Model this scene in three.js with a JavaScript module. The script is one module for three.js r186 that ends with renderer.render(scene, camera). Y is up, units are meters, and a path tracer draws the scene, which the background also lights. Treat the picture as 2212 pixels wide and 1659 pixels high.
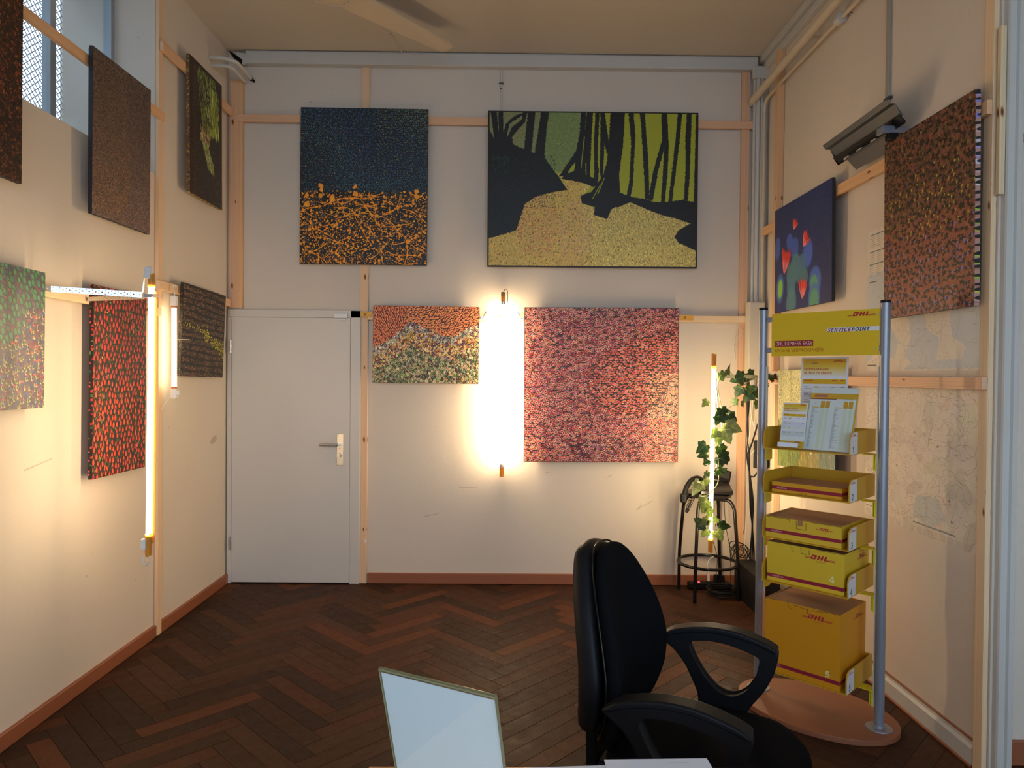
import * as THREE from 'three';
import { RoundedBoxGeometry } from 'three/addons/geometries/RoundedBoxGeometry.js';
import { mergeGeometries } from 'three/addons/utils/BufferGeometryUtils.js';
import { RectAreaLightUniformsLib } from 'three/addons/lights/RectAreaLightUniformsLib.js';

// ---------------------------------------------------------------- camera, sky, exposure
const scene = new THREE.Scene();
const camera = new THREE.PerspectiveCamera(56.83, 2212 / 1659, 0.05, 100);
camera.position.set(0, 1.56, 0);
camera.rotation.order = 'YXZ';
camera.rotation.set(-0.0132, -0.0084, 0.0091);
const SKY = 3.1, LAMP = 79;
scene.background = new THREE.Color().setRGB(0.80 * SKY, 0.97 * SKY, 1.25 * SKY);   // overcast daylight
const renderer = new THREE.WebGLRenderer({ antialias: true });
renderer.toneMapping = THREE.LinearToneMapping;
renderer.toneMappingExposure = 1.06;
renderer.shadowMap.enabled = true;
RectAreaLightUniformsLib.init();
const LAMP_COLOR = new THREE.Color().setRGB(1, 0.755, 0.46);

// ---------------------------------------------------------------- helpers
let seed = 7;
const rnd = () => { seed = (seed + 0x6d2b79f5) | 0; let t = Math.imul(seed ^ (seed >>> 15), 1 | seed); t = (t + Math.imul(t ^ (t >>> 7), 61 | t)) ^ t; return ((t ^ (t >>> 14)) >>> 0) / 4294967296; };
const rr = (a, b) => a + (b - a) * rnd();
const pick = (a) => a[Math.floor(rnd() * a.length)];
const V = (x, y, z) => new THREE.Vector3(x, y, z);
const used = {};
const numbered = (n) => { const k = used[n] = (used[n] ?? -1) + 1; return k ? n + '_' + String(k).padStart(3, '0') : n; };
function tag(o, label, category, group) { o.userData.label = label; o.userData.category = category; if (group) o.userData.group = group; return o; }
function thing(name, label, category, pos = [0, 0, 0], turn = 0, group) {
  const o = new THREE.Group(); o.name = numbered(name); o.position.set(...pos); o.rotation.order = 'YXZ'; o.rotation.y = turn; scene.add(o); return tag(o, label, category, group);
}
function part(name, geo, mat, parent, label) { const m = new THREE.Mesh(geo, mat); m.name = parent === scene ? numbered(name) : name; if (label) m.userData.label = label; parent.add(m); return m; }
function struct(name, geo, mat) { const m = part(name, geo, mat, scene); m.userData.kind = 'structure'; return m; }
const clean = (g) => { const n = g.index ? g.toNonIndexed() : g; for (const k of Object.keys(n.attributes)) if (!['position', 'normal', 'uv'].includes(k)) n.deleteAttribute(k); return n; };
const merge = (list) => mergeGeometries(list.map(clean));
// uv in metres on every face, u along the long axis
function uvBox(geo, long = 'x', ou = 0, ov = 0) {
  const g = clean(geo), p = g.attributes.position, uv = new Float32Array(p.count * 2), L = 'xyz'.indexOf(long), a = V(), b = V(), c = V(), n = V();
  for (let i = 0; i < p.count; i += 3) {
    a.fromBufferAttribute(p, i); b.fromBufferAttribute(p, i + 1); c.fromBufferAttribute(p, i + 2);
    n.crossVectors(b.clone().sub(a), c.clone().sub(a)); const m = [Math.abs(n.x), Math.abs(n.y), Math.abs(n.z)], k = m.indexOf(Math.max(...m));
    let ax = [0, 1, 2].filter((q) => q !== k); if (ax[1] === L) ax = [ax[1], ax[0]];
    [a, b, c].forEach((q, j) => { const e = q.toArray(); uv[(i + j) * 2] = e[ax[0]] + ou; uv[(i + j) * 2 + 1] = e[ax[1]] + ov; });
  }
  g.setAttribute('uv', new THREE.BufferAttribute(uv, 2)); return g;
}
const bx = (w, h, d, x = 0, y = 0, z = 0) => new THREE.BoxGeometry(w, h, d).translate(x, y, z);
const rbx = (w, h, d, r = 0.003, x = 0, y = 0, z = 0, s = 2) => new RoundedBoxGeometry(w, h, d, s, Math.min(r, w / 2.01, h / 2.01, d / 2.01)).translate(x, y, z);
const cyl = (r0, r1, h, x = 0, y = 0, z = 0, s = 24) => new THREE.CylinderGeometry(r1, r0, h, s).translate(x, y, z);
function rod(a, b, r, s = 12) {
  const d = b.clone().sub(a), g = new THREE.CylinderGeometry(r, r, d.length(), s);
  g.applyQuaternion(new THREE.Quaternion().setFromUnitVectors(V(0, 1, 0), d.clone().normalize())); return g.translate((a.x + b.x) / 2, (a.y + b.y) / 2, (a.z + b.z) / 2);
}
const pipe = (pts, r, seg = 40, rad = 8, tension = 0.5) => new THREE.TubeGeometry(new THREE.CatmullRomCurve3(pts.map((p) => V(...p)), false, 'catmullrom', tension), seg, r, rad, false);
const poly = (pts) => { const s = new THREE.Shape(); pts.forEach((p, i) => (i ? s.lineTo(p[0], p[1]) : s.moveTo(p[0], p[1]))); return s; };
const extr = (shape, depth, bevel = 0) => new THREE.ExtrudeGeometry(shape, { depth, bevelEnabled: bevel > 0, bevelThickness: bevel, bevelSize: bevel, bevelSegments: 2, curveSegments: 12 });
function canvas(w, h, draw) { const c = document.createElement('canvas'); c.width = w; c.height = h; const g = c.getContext('2d'); draw(g, w, h); return c; }
function tex(w, h, draw, repeat) {
  const t = new THREE.CanvasTexture(canvas(w, h, draw)); t.colorSpace = THREE.SRGBColorSpace; t.anisotropy = 8;
  if (repeat) { t.wrapS = t.wrapT = THREE.RepeatWrapping; t.repeat.set(...repeat); } return t;
}
const rgb = (a, j = 0, k = 1) => { const d = (rnd() - 0.5) * 2 * j; return `rgb(${a.map((x) => Math.max(0, Math.min(255, Math.round(x * k + d + (rnd() - 0.5) * j)))).join(',')})`; };
const mat = (o) => new THREE.MeshStandardMaterial({ roughness: 0.6, metalness: 0, ...o });
const phys = (o) => new THREE.MeshPhysicalMaterial({ roughness: 0.6, ...o });
const lin = (r, g, b) => new THREE.Color().setRGB(r, g, b);

// ---------------------------------------------------------------- materials
const fine = new THREE.CanvasTexture(canvas(512, 512, (g, w, h) => { g.fillStyle = '#808080'; g.fillRect(0, 0, w, h); for (let i = 0; i < 9000; i++) { const v = Math.floor(rr(80, 175)); g.fillStyle = `rgba(${v},${v},${v},0.35)`; const s = rr(1, 7); g.beginPath(); g.ellipse(rnd() * w, rnd() * h, s, s * rr(0.4, 1), rnd() * 3, 0, 7); g.fill(); } }));
fine.wrapS = fine.wrapT = THREE.RepeatWrapping;
const fineAt = (s) => { const t = fine.clone(); t.repeat.set(s, s); return t; };
function plaster(g, w, h, ppm, base, marks) {
  g.fillStyle = rgb(base); g.fillRect(0, 0, w, h);
  for (let i = 0; i < 260; i++) { const x = rnd() * w, y = rnd() * h, s = rr(0.1, 0.5) * ppm, k = rr(-7, 6), gr = g.createRadialGradient(x, y, 0, x, y, s); const c = base.map((v) => Math.round(v + k)); gr.addColorStop(0, `rgba(${c},0.35)`); gr.addColorStop(1, `rgba(${c},0)`); g.fillStyle = gr; g.fillRect(x - s, y - s, 2 * s, 2 * s); }
  for (let i = 0; i < 2600; i++) { const k = rr(-9, 7); g.fillStyle = `rgba(${base.map((v) => Math.round(v + k))},0.4)`; g.fillRect(rnd() * w, rnd() * h, rr(1, 4), rr(1, 9)); }
  marks?.(g);
}
const WALL = [212, 198, 180];
const backTex = tex(2048, 2048, (g, w, h) => plaster(g, w, h, 2048 / 4.71, WALL, () => {
  const P = (x, y) => [(x + 2.61) / 4.71 * w, (1 - y / 3.91) * h];
  const dot = (x, y, s, c) => { g.fillStyle = c; g.beginPath(); g.arc(...P(x, y), s, 0, 7); g.fill(); };
  for (const [x, y] of [[1.19, 0.93], [1.18, 0.89], [0.005, 1.05], [-1.46, 3.555], [-1.3, 3.66], [0.055, 2.74]]) dot(x, y, 1.6, 'rgba(70,60,50,0.8)');
  g.strokeStyle = 'rgba(110,100,90,0.5)'; g.lineWidth = 1.6;
  for (const [a, b, c, d] of [[0.3, 0.835, 0.335, 0.838], [0.98, 0.56, 1.1, 0.63], [0.98, 0.56, 1.02, 0.6], [-0.35, 0.72, -0.2, 0.715], [-0.6, 0.5, -0.5, 0.52], [0.75, 0.8, 0.8, 0.82]]) { g.beginPath(); g.moveTo(...P(a, b)); g.lineTo(...P(c, d)); g.stroke(); }
}));
const leftTex = tex(2048, 1200, (g, w, h) => plaster(g, w, h, 2048 / 7.1, WALL, () => {
  const P = (a, y) => [(a + 1.8) / 7.1 * w, (1 - y / 3.91) * h];
  g.strokeStyle = 'rgba(120,105,90,0.55)'; g.lineWidth = 1.2; g.beginPath(); g.moveTo(...P(3.05, 1.13)); g.lineTo(...P(3.24, 1.16)); g.stroke();
  for (const [a, y] of [[3.96, 0.4], [3.5, 0.55], [4.35, 1.22], [4.3, 0.63], [4.75, 1.3]]) { g.fillStyle = 'rgba(110,95,80,0.6)'; g.fillRect(...P(a, y), 2, 2); }
  g.fillStyle = 'rgba(150,128,100,0.45)'; g.beginPath(); const q = P(5.02, 1.08); g.ellipse(q[0], q[1], 16, 7, -0.3, 0, 7); g.fill();
}), [1 / 7.1, 1 / 3.91]);
leftTex.offset.set(1.8 / 7.1, 0);
const plainTex = tex(1024, 1024, (g, w, h) => plaster(g, w, h, 350, WALL));
const wallMat = (map) => mat({ map, roughness: 0.82, bumpMap: fineAt(5), bumpScale: 0.0012 });
const M = {
  back: wallMat(backTex), left: wallMat(leftTex), wall: wallMat(plainTex),
  ceiling: mat({ map: tex(1024, 1024, (g, w, h) => plaster(g, w, h, 170, [197, 184, 165])), roughness: 0.9, bumpMap: fineAt(6), bumpScale: 0.001 }),
  whitePaint: mat({ color: lin(0.56, 0.53, 0.47), roughness: 0.45, bumpMap: fineAt(3), bumpScale: 0.0006 }),
  cream: mat({ color: lin(0.58, 0.52, 0.40), roughness: 0.5 }),
  creamPipe: mat({ color: lin(0.60, 0.49, 0.34), roughness: 0.42 }),
  doorPaint: mat({ color: lin(0.62, 0.57, 0.50), roughness: 0.4 }),
  steel: mat({ color: lin(0.62, 0.60, 0.56), metalness: 1, roughness: 0.32 }),
  satin: mat({ color: lin(0.60, 0.52, 0.40), metalness: 1, roughness: 0.36 }),
  zinc: mat({ color: lin(0.66, 0.67, 0.70), metalness: 1, roughness: 0.34 }),
  grey: mat({ color: lin(0.27, 0.28, 0.31), roughness: 0.3, metalness: 0.35 }),
  darkGrey: mat({ color: lin(0.075, 0.078, 0.082), roughness: 0.45, metalness: 0.35 }),
  black: phys({ color: lin(0.008, 0.008, 0.009), roughness: 0.5, specularIntensity: 0.35 }),
  blackShiny: phys({ color: lin(0.008, 0.007, 0.007), roughness: 0.24, specularIntensity: 0.6 }),
  blackFabric: phys({ color: lin(0.0055, 0.0055, 0.0065), roughness: 0.95, specularIntensity: 0.12, bumpMap: fineAt(14), bumpScale: 0.001 }),
  cable: phys({ color: lin(0.009, 0.008, 0.008), roughness: 0.5, specularIntensity: 0.4 }),
  whiteCable: mat({ color: lin(0.72, 0.68, 0.58), roughness: 0.5 }),
  whitePlastic: mat({ color: lin(0.72, 0.71, 0.68), roughness: 0.35 }),
  orangeTape: mat({ color: lin(0.55, 0.17, 0.06), roughness: 0.5 }),
  gel: phys({ color: lin(0.78, 0.40, 0.04), roughness: 0.55, transmission: 0.55, thickness: 0 }),
  yellow: mat({ color: lin(0.55, 0.30, 0.014), roughness: 0.42 }),
  yellowBright: mat({ color: lin(0.70, 0.53, 0.015), roughness: 0.4 }),
  kraft: mat({ color: lin(0.34, 0.16, 0.058), roughness: 0.8 }),
  glass: phys({ color: lin(0.93, 0.97, 0.98), roughness: 0.02, transmission: 1, thickness: 0, ior: 1.5 }),
  acrylic: phys({ color: lin(0.97, 0.99, 0.97), roughness: 0.05, transmission: 1, thickness: 0, ior: 1.49 }),
  acrylicEdge: phys({ color: lin(0.33, 0.30, 0.15), roughness: 0.2, transmission: 0.3, thickness: 0 }),
  paper: mat({ color: lin(0.74, 0.75, 0.78), roughness: 0.7 }),
  street: mat({ color: lin(0.3, 0.3, 0.3), roughness: 0.9 }),
  facade: mat({ color: lin(0.38, 0.41, 0.42), roughness: 0.9 }),
  outFrame: mat({ color: lin(0.36, 0.40, 0.43), roughness: 0.5 }),
};
// pine: 1.2 m x 0.15 m, grain along u
function pine(base, n) {
  return tex(1024, 256, (g, w, h) => {
    g.fillStyle = rgb(base); g.fillRect(0, 0, w, h);
    for (let i = 0; i < 150; i++) { const y = rnd() * h, k = rr(0.82, 1.08), a = rr(0, 6), f = rr(1, 3); g.strokeStyle = `rgba(${base.map((v, j) => Math.round(v * (k < 1 ? k - j * 0.03 : k)))},${rr(0.15, 0.5)})`; g.lineWidth = rr(0.6, 3); g.beginPath(); for (let x = 0; x <= w; x += 32) g.lineTo(x, y + Math.sin((x / w) * 6.2832 * Math.floor(f) + a) * 4); g.stroke(); }
    for (let i = 0; i < n; i++) { const x = rr(40, w - 40), y = rr(20, h - 20), s = rr(5, 11); for (let k = 5; k > 0; k--) { g.fillStyle = `rgba(${150 - (5 - k) * 16},${90 - (5 - k) * 13},${45 - (5 - k) * 6},${k > 3 ? 0.35 : 0.85})`; g.beginPath(); g.ellipse(x, y, s * k * 0.42, s * k * 0.3, 0.2, 0, 7); g.fill(); } }
  }, [1 / 1.2, 1 / 0.15]);
}
const pineMats = [mat({ map: pine([228, 190, 150], 4), roughness: 0.62 }), mat({ map: pine([225, 178, 138], 3), roughness: 0.62 }), mat({ map: pine([232, 200, 158], 5), roughness: 0.62 }), mat({ map: pine([224, 176, 128], 4), roughness: 0.6 })];
const paleMat = mat({ map: pine([224, 200, 158], 2), roughness: 0.62 });
const baseMat = mat({ map: pine([150, 88, 56], 1), roughness: 0.45 });
const beechMat = mat({ map: pine([142, 86, 56], 0), roughness: 0.5 });
const deskMat = mat({ map: pine([205, 150, 96], 0), roughness: 0.4 });
let woodSeed = 0;
function batten(label, min, max, m = 0, turn) {
  const s = max.map((v, i) => v - min[i]), c = max.map((v, i) => (v + min[i]) / 2), long = 'xyz'[s.indexOf(Math.max(...s))]; woodSeed++;
  const g = uvBox(rbx(s[0], s[1], s[2], 0.0022, 0, 0, 0, 1), long, woodSeed * 0.37, woodSeed * 0.041);
  const o = part('wooden_batten', g, typeof m === 'number' ? pineMats[m] : m, scene); o.position.set(...c); if (turn) o.rotation.set(...turn);
  return tag(o, label, 'batten');
}

// ---------------------------------------------------------------- room shell
const XL = -2.06, XR = 1.90, ZB = -5.27, YC = 3.91;
struct('wall_back', bx(4.71, YC, 0.2, XL - 0.55 + 4.71 / 2, YC / 2, ZB - 0.1), M.back);
{ // left wall with a window opening; shape is (-z, y)
  const s = poly([[-1.6, 0], [5.27, 0], [5.27, YC], [-1.6, YC]]);
  s.holes.push(poly([[2.0, 2.712], [4.174, 2.712], [4.174, 3.78], [2.0, 3.78]]));
  const g = extr(s, 0.55).rotateY(Math.PI / 2).translate(XL - 0.55, 0, 0);
  struct('wall_left', g, M.left);
}
struct('wall_right', bx(0.082, YC, 2.53, XR + 0.041, YC / 2, -4.005), M.wall);
struct('wall_return', merge([bx(1.418, YC - 2.51, 0.2, 2.691, (YC + 2.51) / 2, -2.84), bx(1.418, 2.51, 0.1, 2.691, 1.255, -2.89)]), M.wall);
struct('wall_right_near', bx(0.2, YC, 4.34, 3.3, YC / 2, -0.57), M.wall);
{
  const s = poly([[-2.61, 0], [3.4, 0], [3.4, YC], [-2.61, YC]]); s.holes.push(poly([[-1.9, 0.3], [3.1, 0.3], [3.1, 3.6], [-1.9, 3.6]]));
  struct('wall_front', extr(s, 0.2).translate(0, 0, 1.6), M.wall);
}
struct('ceiling', bx(6.01, 0.2, 7.27, 0.395, YC + 0.1, -1.835), M.ceiling);
// --- floor: subfloor + herringbone planks
const floor = struct('floor', bx(6.01, 0.1, 7.27, 0.395, -0.066, -1.835), mat({ color: lin(0.02, 0.013, 0.009), roughness: 0.9 }));
{
  const base = [118, 74, 50];
  const grain = tex(1024, 256, (g, w, h) => { g.fillStyle = '#c8c8c8'; g.fillRect(0, 0, w, h); for (let i = 0; i < 900; i++) { const v = Math.floor(rr(120, 255)); g.fillStyle = `rgba(${v},${v},${v},0.22)`; g.fillRect(rnd() * w - 60, rnd() * h, rr(30, 300), rr(0.6, 3)); } for (let i = 0; i < 160; i++) { g.fillStyle = 'rgba(30,25,20,0.35)'; g.fillRect(rnd() * w, rnd() * h, rr(8, 50), 1); } }, [1 / 1.2, 1 / 0.28]);
  const rough = tex(512, 512, (g, w, h) => { g.fillStyle = '#8c8c8c'; g.fillRect(0, 0, w, h); for (let i = 0; i < 1500; i++) { const v = Math.floor(rr(90, 200)); g.fillStyle = `rgba(${v},${v},${v},0.2)`; const s = rr(2, 26); g.beginPath(); g.ellipse(rnd() * w, rnd() * h, s, s * rr(0.2, 0.7), rnd() * 3, 0, 7); g.fill(); } }, [1.2, 1.2]); rough.colorSpace = THREE.NoColorSpace;
  const tones = [[0.072, 0.036, 0.021], [0.056, 0.030, 0.019], [0.090, 0.042, 0.022], [0.044, 0.025, 0.017], [0.062, 0.034, 0.022], [0.125, 0.055, 0.026], [0.048, 0.029, 0.021], [0.080, 0.043, 0.026]];
  const pm = tones.map((t) => phys({ color: lin(t[0] * 1.35, t[1] * 1.02, t[2] * 0.80), map: grain, roughnessMap: rough, roughness: 1, specularIntensity: 0.28, bumpMap: grain, bumpScale: 0.0005 }));
  const L = 0.545, W = 0.0908, c = 0.0009;
  const shapes = [0, 1, 2, 3, 4, 5].map((k) => {
    const l = L / 2 - 0.0007, w = W / 2 - 0.0007, top = [[-l + c, 0, -w + c], [l - c, 0, -w + c], [l - c, 0, w - c], [-l + c, 0, w - c]], low = [[-l, -c, -w], [l, -c, -w], [l, -c, w], [-l, -c, w]], bot = low.map((p) => [p[0], -0.012, p[2]]);
    const v = [], q = (a, b, d, e) => v.push(...a, ...d, ...b, ...a, ...e, ...d);
    q(top[0], top[1], top[2], top[3]);
    for (let i = 0; i < 4; i++) { const j = (i + 1) % 4; q(low[i], low[j], top[j], top[i]); q(bot[i], bot[j], low[j], low[i]); }
    const g = new THREE.BufferGeometry(); g.setAttribute('position', new THREE.Float32BufferAttribute(v, 3)); g.computeVertexNormals(); return uvBox(g, 'x', k * 0.31, k * 0.093);
  });
  const all = [], d = L * Math.SQRT1_2, step = W * Math.SQRT2;
  for (let col = -3; col <= 12; col++) {
    const x = -1.955 + col * d + d / 2, down = ((col % 2) + 2) % 2;      // alternate columns lean the other way
    for (let i = -2; i < 66; i++) all.push({ x, z: -5.55 + i * step + (down ? 0 : step / 2), a: down ? -Math.PI / 4 : Math.PI / 4 });
  }
  camera.updateMatrixWorld(); camera.updateProjectionMatrix();
  const p = V(), rest = [], seen = [];
  for (const b of all) {
    if (b.x < -2.35 || b.x > 3.3 || b.z > 1.75 || (b.x > 2.18 && b.z < -2.55)) continue;
    p.set(b.x, 0, b.z).project(camera); b.m = Math.floor(rnd() * pm.length); b.k = Math.floor(rnd() * 6); b.y = rr(-0.0007, 0.0001);
    const inView = b.z < -0.3 && Math.abs(p.x) < 1.06 && p.y > -1.12 && b.x > -2.2 && b.x < 2.0 && b.z > -5.45;
    (inView ? seen : rest).push(b);
  }
  seen.sort((a, b) => b.z - a.z);
  const put = (b, o) => { o.position.set(b.x, b.y, b.z); o.rotation.y = -b.a; };
  seen.forEach((b, i) => { if (i < 300) put(b, part('plank', shapes[b.k], pm[b.m], floor)); else rest.push(b); });
  const lists = pm.map(() => []), o = new THREE.Object3D();
  for (const b of rest) { put(b, o); o.updateMatrix(); lists[b.m].push(shapes[b.k].clone().applyMatrix4(o.matrix)); }
  const geos = lists.map((l) => mergeGeometries(l)), g = mergeGeometries(geos, true), f = part('planks', g, pm, floor); f.userData.kind = 'stuff';
}
// --- baseboards and trims
const bb = (name, w, h, d, x, y, z, m, long) => { const o = struct(name, uvBox(rbx(w, h, d, 0.004, 0, 0, 0, 2), long, x, z), m); o.position.set(x, y, z); return o; };
bb('baseboard_back', 2.92, 0.078, 0.02, 0.444, 0.041, ZB + 0.01, baseMat, 'x');
bb('baseboard_left_far', 0.02, 0.07, 1.02, XL + 0.01, 0.036, -4.735, baseMat, 'z');
bb('baseboard_left', 0.02, 0.07, 5.75, XL + 0.01, 0.036, -1.29, baseMat, 'z');
{
  const s = poly([[0, 0.012], [0.022, 0.012], [0.022, 0.075], [0.014, 0.088], [0.012, 0.1], [0, 0.1]]);
  const g = merge([extr(s, 2.44).rotateY(Math.PI).translate(XR, 0, -2.81 + 0.0)]);
  const o = struct('baseboard_right', g, M.whitePaint); o.position.z = 0;
  part('floor_strip', uvBox(rbx(0.03, 0.012, 2.44, 0.003, XR - 0.015, 0.006, -4.03), 'z'), baseMat, o);
  part('top_strip', uvBox(rbx(0.012, 0.007, 2.44, 0.002, XR - 0.006, 0.1035, -4.03), 'z'), baseMat, o);
}
bb('baseboard_return', 1.2, 0.1, 0.018, 2.592, 0.051, -2.831, baseMat, 'x');
struct('trim_1', merge([rbx(3.745, 0.088, 0.062, 0.004, -0.0475, 3.852, ZB + 0.031), rbx(3.745, 0.012, 0.05, 0.003, -0.0475, 3.900, ZB + 0.026)]), M.whitePaint);
struct('trim_2', merge([rbx(0.06, 0.05, 2.5, 0.004, XR - 0.03, 3.884, -4.0), rbx(0.035, 0.05, 2.5, 0.004, XR - 0.018, 3.83, -4.0)]), M.whitePaint);
{ // rounded casing strip where the right wall ends
  const s = poly([[1.9095, 0], [1.9095, -0.022], [1.913, -0.03], [1.925, -0.03], [1.93, -0.02], [1.945, -0.02], [1.95, -0.03], [1.968, -0.03], [1.975, -0.022], [1.975, 0]]);
  struct('trim_3', extr(s, YC).rotateX(-Math.PI / 2).translate(0, 0, -2.74), M.whitePaint);
}
// --- windows
{
  const w = struct('window_1', merge([bx(0.034, 0.07, 2.174, -2.313, 2.747, -3.087), bx(0.034, 0.06, 2.174, -2.313, 3.75, -3.087), bx(0.034, 1.068, 0.02, -2.313, 3.246, -4.164), bx(0.045, 1.068, 0.02, -2.313, 3.246, -4.14), bx(0.034, 1.068, 0.045, -2.313, 3.246, -2.03)]), M.outFrame);
  part('mullion', rbx(0.045, 0.95, 0.045, 0.003, -2.313, 3.25, -3.61), M.outFrame, w);
  part('pane', bx(0.004, 0.94, 0.50, -2.313, 3.25, -3.884), M.glass, w); part('pane', bx(0.004, 0.94, 1.53, -2.313, 3.25, -2.82), M.glass, w);
  // expanded metal mesh outside the panes: strands crossing at 40 degrees
  const bars = [], y0 = 2.715, y1 = 3.775, z0 = -4.17, z1 = -2.02, dy = 0.036, dz = 0.043;
  for (const s of [1, -1]) for (let i = -40; i < 100; i++) {
    const k = s * dy / dz, c = y0 + i * dy - (s > 0 ? 0 : 0);        // y = c + k (z - z0) for s > 0, from the top for s < 0
    const f = (z) => c + k * (z - z0) + (s < 0 ? 0.9 : 0);
    let a = z0, b = z1; const zy = (y) => z0 + (y - c - (s < 0 ? 0.9 : 0)) / k, lo = Math.min(zy(y0), zy(y1)), hi = Math.max(zy(y0), zy(y1));
    a = Math.max(a, lo); b = Math.min(b, hi); if (b - a < 0.02) continue;
    const g = bx(0.003, 0.0045, Math.hypot(b - a, f(b) - f(a))); g.rotateX(-Math.atan2(f(b) - f(a), b - a)); g.translate(-2.598 + s * 0.002, (f(a) + f(b)) / 2, (a + b) / 2); bars.push(g);
  }
  const me = part('security_mesh', merge(bars), mat({ color: lin(0.42, 0.46, 0.52), roughness: 0.5 }), w); me.userData.kind = 'stuff';
  struct('neighbouring_wall', bx(0.2, 6.9, 12, -6.2, 3.25, -3), M.facade);
  struct('courtyard_ground', bx(3.4, 0.1, 12, -4.4, -0.15, -3), M.street);
  const w2 = struct('window_2', merge([bx(5, 0.06, 0.06, 0.6, 0.33, 1.7), bx(5, 0.06, 0.06, 0.6, 3.57, 1.7), bx(0.06, 3.18, 0.06, -1.87, 1.95, 1.7), bx(0.06, 3.18, 0.06, 3.07, 1.95, 1.7)]), M.outFrame);
  part('mullion', bx(0.06, 3.18, 0.06, 0.6, 1.95, 1.7), M.outFrame, w2);
  part('pane', bx(2.41, 3.18, 0.006, -0.635, 1.95, 1.7), M.glass, w2); part('pane', bx(2.41, 3.18, 0.006, 1.835, 1.95, 1.7), M.glass, w2);
  struct('pavement', bx(14, 0.1, 8, 0, -0.15, 5.8), M.street);
}
// --- door
{
  const d = new THREE.Group(); d.name = 'door_1'; d.userData.kind = 'structure'; scene.add(d);
  const fr = merge([bx(0.03, 1.962, 0.035, -2.034, 0.983, ZB + 0.0175), rbx(0.075, 2.02, 0.035, 0.003, -1.110, 1.012, ZB + 0.0175), rbx(0.975, 0.055, 0.035, 0.003, -1.561, 1.994, ZB + 0.0175)]);
  part('door_frame', fr, M.doorPaint, d);
  const leaf = part('door_leaf', rbx(0.868, 1.955, 0.03, 0.003, -1.583, 0.988, ZB + 0.022), M.doorPaint, d);
  const zf = ZB + 0.037;
  part('handle_plate', rbx(0.046, 0.235, 0.006, 0.002, -1.2175, 0.997, zf + 0.003), M.satin, leaf);
  part('door_handle', merge([rod(V(-1.226, 1.034, zf), V(-1.226, 1.034, zf + 0.045), 0.0095), pipe([[-1.226, 1.034, zf + 0.043], [-1.24, 1.034, zf + 0.052], [-1.27, 1.034, zf + 0.054], [-1.352, 1.034, zf + 0.052]], 0.0095, 24, 12), new THREE.SphereGeometry(0.0095, 12, 8).translate(-1.352, 1.034, zf + 0.052), cyl(0.016, 0.016, 0.006).rotateX(Math.PI / 2).translate(-1.226, 1.034, zf + 0.008)]), M.steel, leaf);
  part('lock_knob', merge([cyl(0.014, 0.014, 0.03).rotateX(Math.PI / 2).translate(-1.222, 0.955, zf + 0.018), cyl(0.009, 0.009, 0.004).rotateX(Math.PI / 2).translate(-1.222, 0.955, zf + 0.035)]), M.satin, leaf);
  for (const [x, y] of [[-1.231, 1.107], [-1.204, 1.107], [-1.222, 1.007], [-1.231, 0.888], [-1.204, 0.888]]) part('screw', cyl(0.003, 0.003, 0.002, 0, 0, 0, 10).rotateX(Math.PI / 2).translate(x, y, zf + 0.0065), M.darkGrey, leaf);
  for (const y of [1.748, 0.30]) part('hinge', merge([cyl(0.0085, 0.0085, 0.03, -2.024, y + 0.033, zf + 0.006, 14), cyl(0.0095, 0.0095, 0.032, -2.024, y, zf + 0.006, 14), cyl(0.0085, 0.0085, 0.03, -2.024, y - 0.033, zf + 0.006, 14)]), M.steel, d);
  part('door_contact', merge([rbx(0.1, 0.034, 0.02, 0.005, -1.218, 1.98, zf + 0.01), rbx(0.055, 0.01, 0.014, 0.003, -1.208, 1.953, zf + 0.007)]), M.whitePlastic, d);
  part('threshold_gap', bx(0.87, 0.008, 0.02, -1.583, 0.005, ZB + 0.012), M.black, d);
}
// ---------------------------------------------------------------- wooden battens that carry the paintings
const B1 = ZB + 0.0225, B2 = ZB + 0.045, L1 = XL + 0.0225, L2 = XL + 0.045, R1 = XR - 0.0225, R2 = XR - 0.045;
batten('upright pine batten from ceiling to floor just right of the white door', [-1.082, 0.003, ZB + 0.001], [-1.022, 3.806, B1], 0);
batten('upright pine batten on the far wall by the right corner, behind the ivy', [1.72, 0.003, ZB + 0.001], [1.782, 3.806, B1], 1);
batten('wide upright pine board in the left corner above the door', [-2.045, 2.033, ZB + 0.001], [-1.978, 3.70, B1], 1);
batten('narrow upright pine batten edging the corner board above the door', [-1.976, 2.033, ZB + 0.001], [-1.943, 3.70, ZB + 0.036], 3);
batten('upper horizontal pine batten on the far wall behind the two largest upper canvases', [-1.975, 3.387, B1 + 0.001], [1.80, 3.442, B2], 1, [0, 0, -0.0022]);
batten('lower horizontal pine batten on the far wall behind the mountain canvas and the red canvas', [-1.02, 1.957, B1 + 0.001], [1.80, 2.004, B2], 2, [0, 0, 0.003]);
batten('upright pine batten on the left wall behind the long glowing tube', [XL + 0.001, 0.003, -4.223], [L1, 3.905, -4.176], 0);
batten('horizontal pine batten crossing the barred window on the left', [L1 + 0.001, 3.028, -4.2], [L2, 3.076, -2.4], 3);
batten('short upper pine batten on the left wall behind the dark green tree canvas', [L1 + 0.001, 3.432, -5.22], [L2, 3.488, -4.18], 1);
batten('lower pine batten on the left wall behind the red petal canvas', [L1 + 0.001, 1.882, -4.17], [L2, 1.93, -2.4], 2);
batten('short pine batten on the left wall behind the brick and yellow ivy canvas', [L1 + 0.001, 2.037, -5.2], [L2, 2.090, -4.14], 0);
batten('upright pine batten on the right wall left of the water lily canvas', [XR - 0.046, 1.6, -4.955], [XR - 0.001, 3.82, -4.9], 3, [0.012, 0, 0]);
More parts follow.
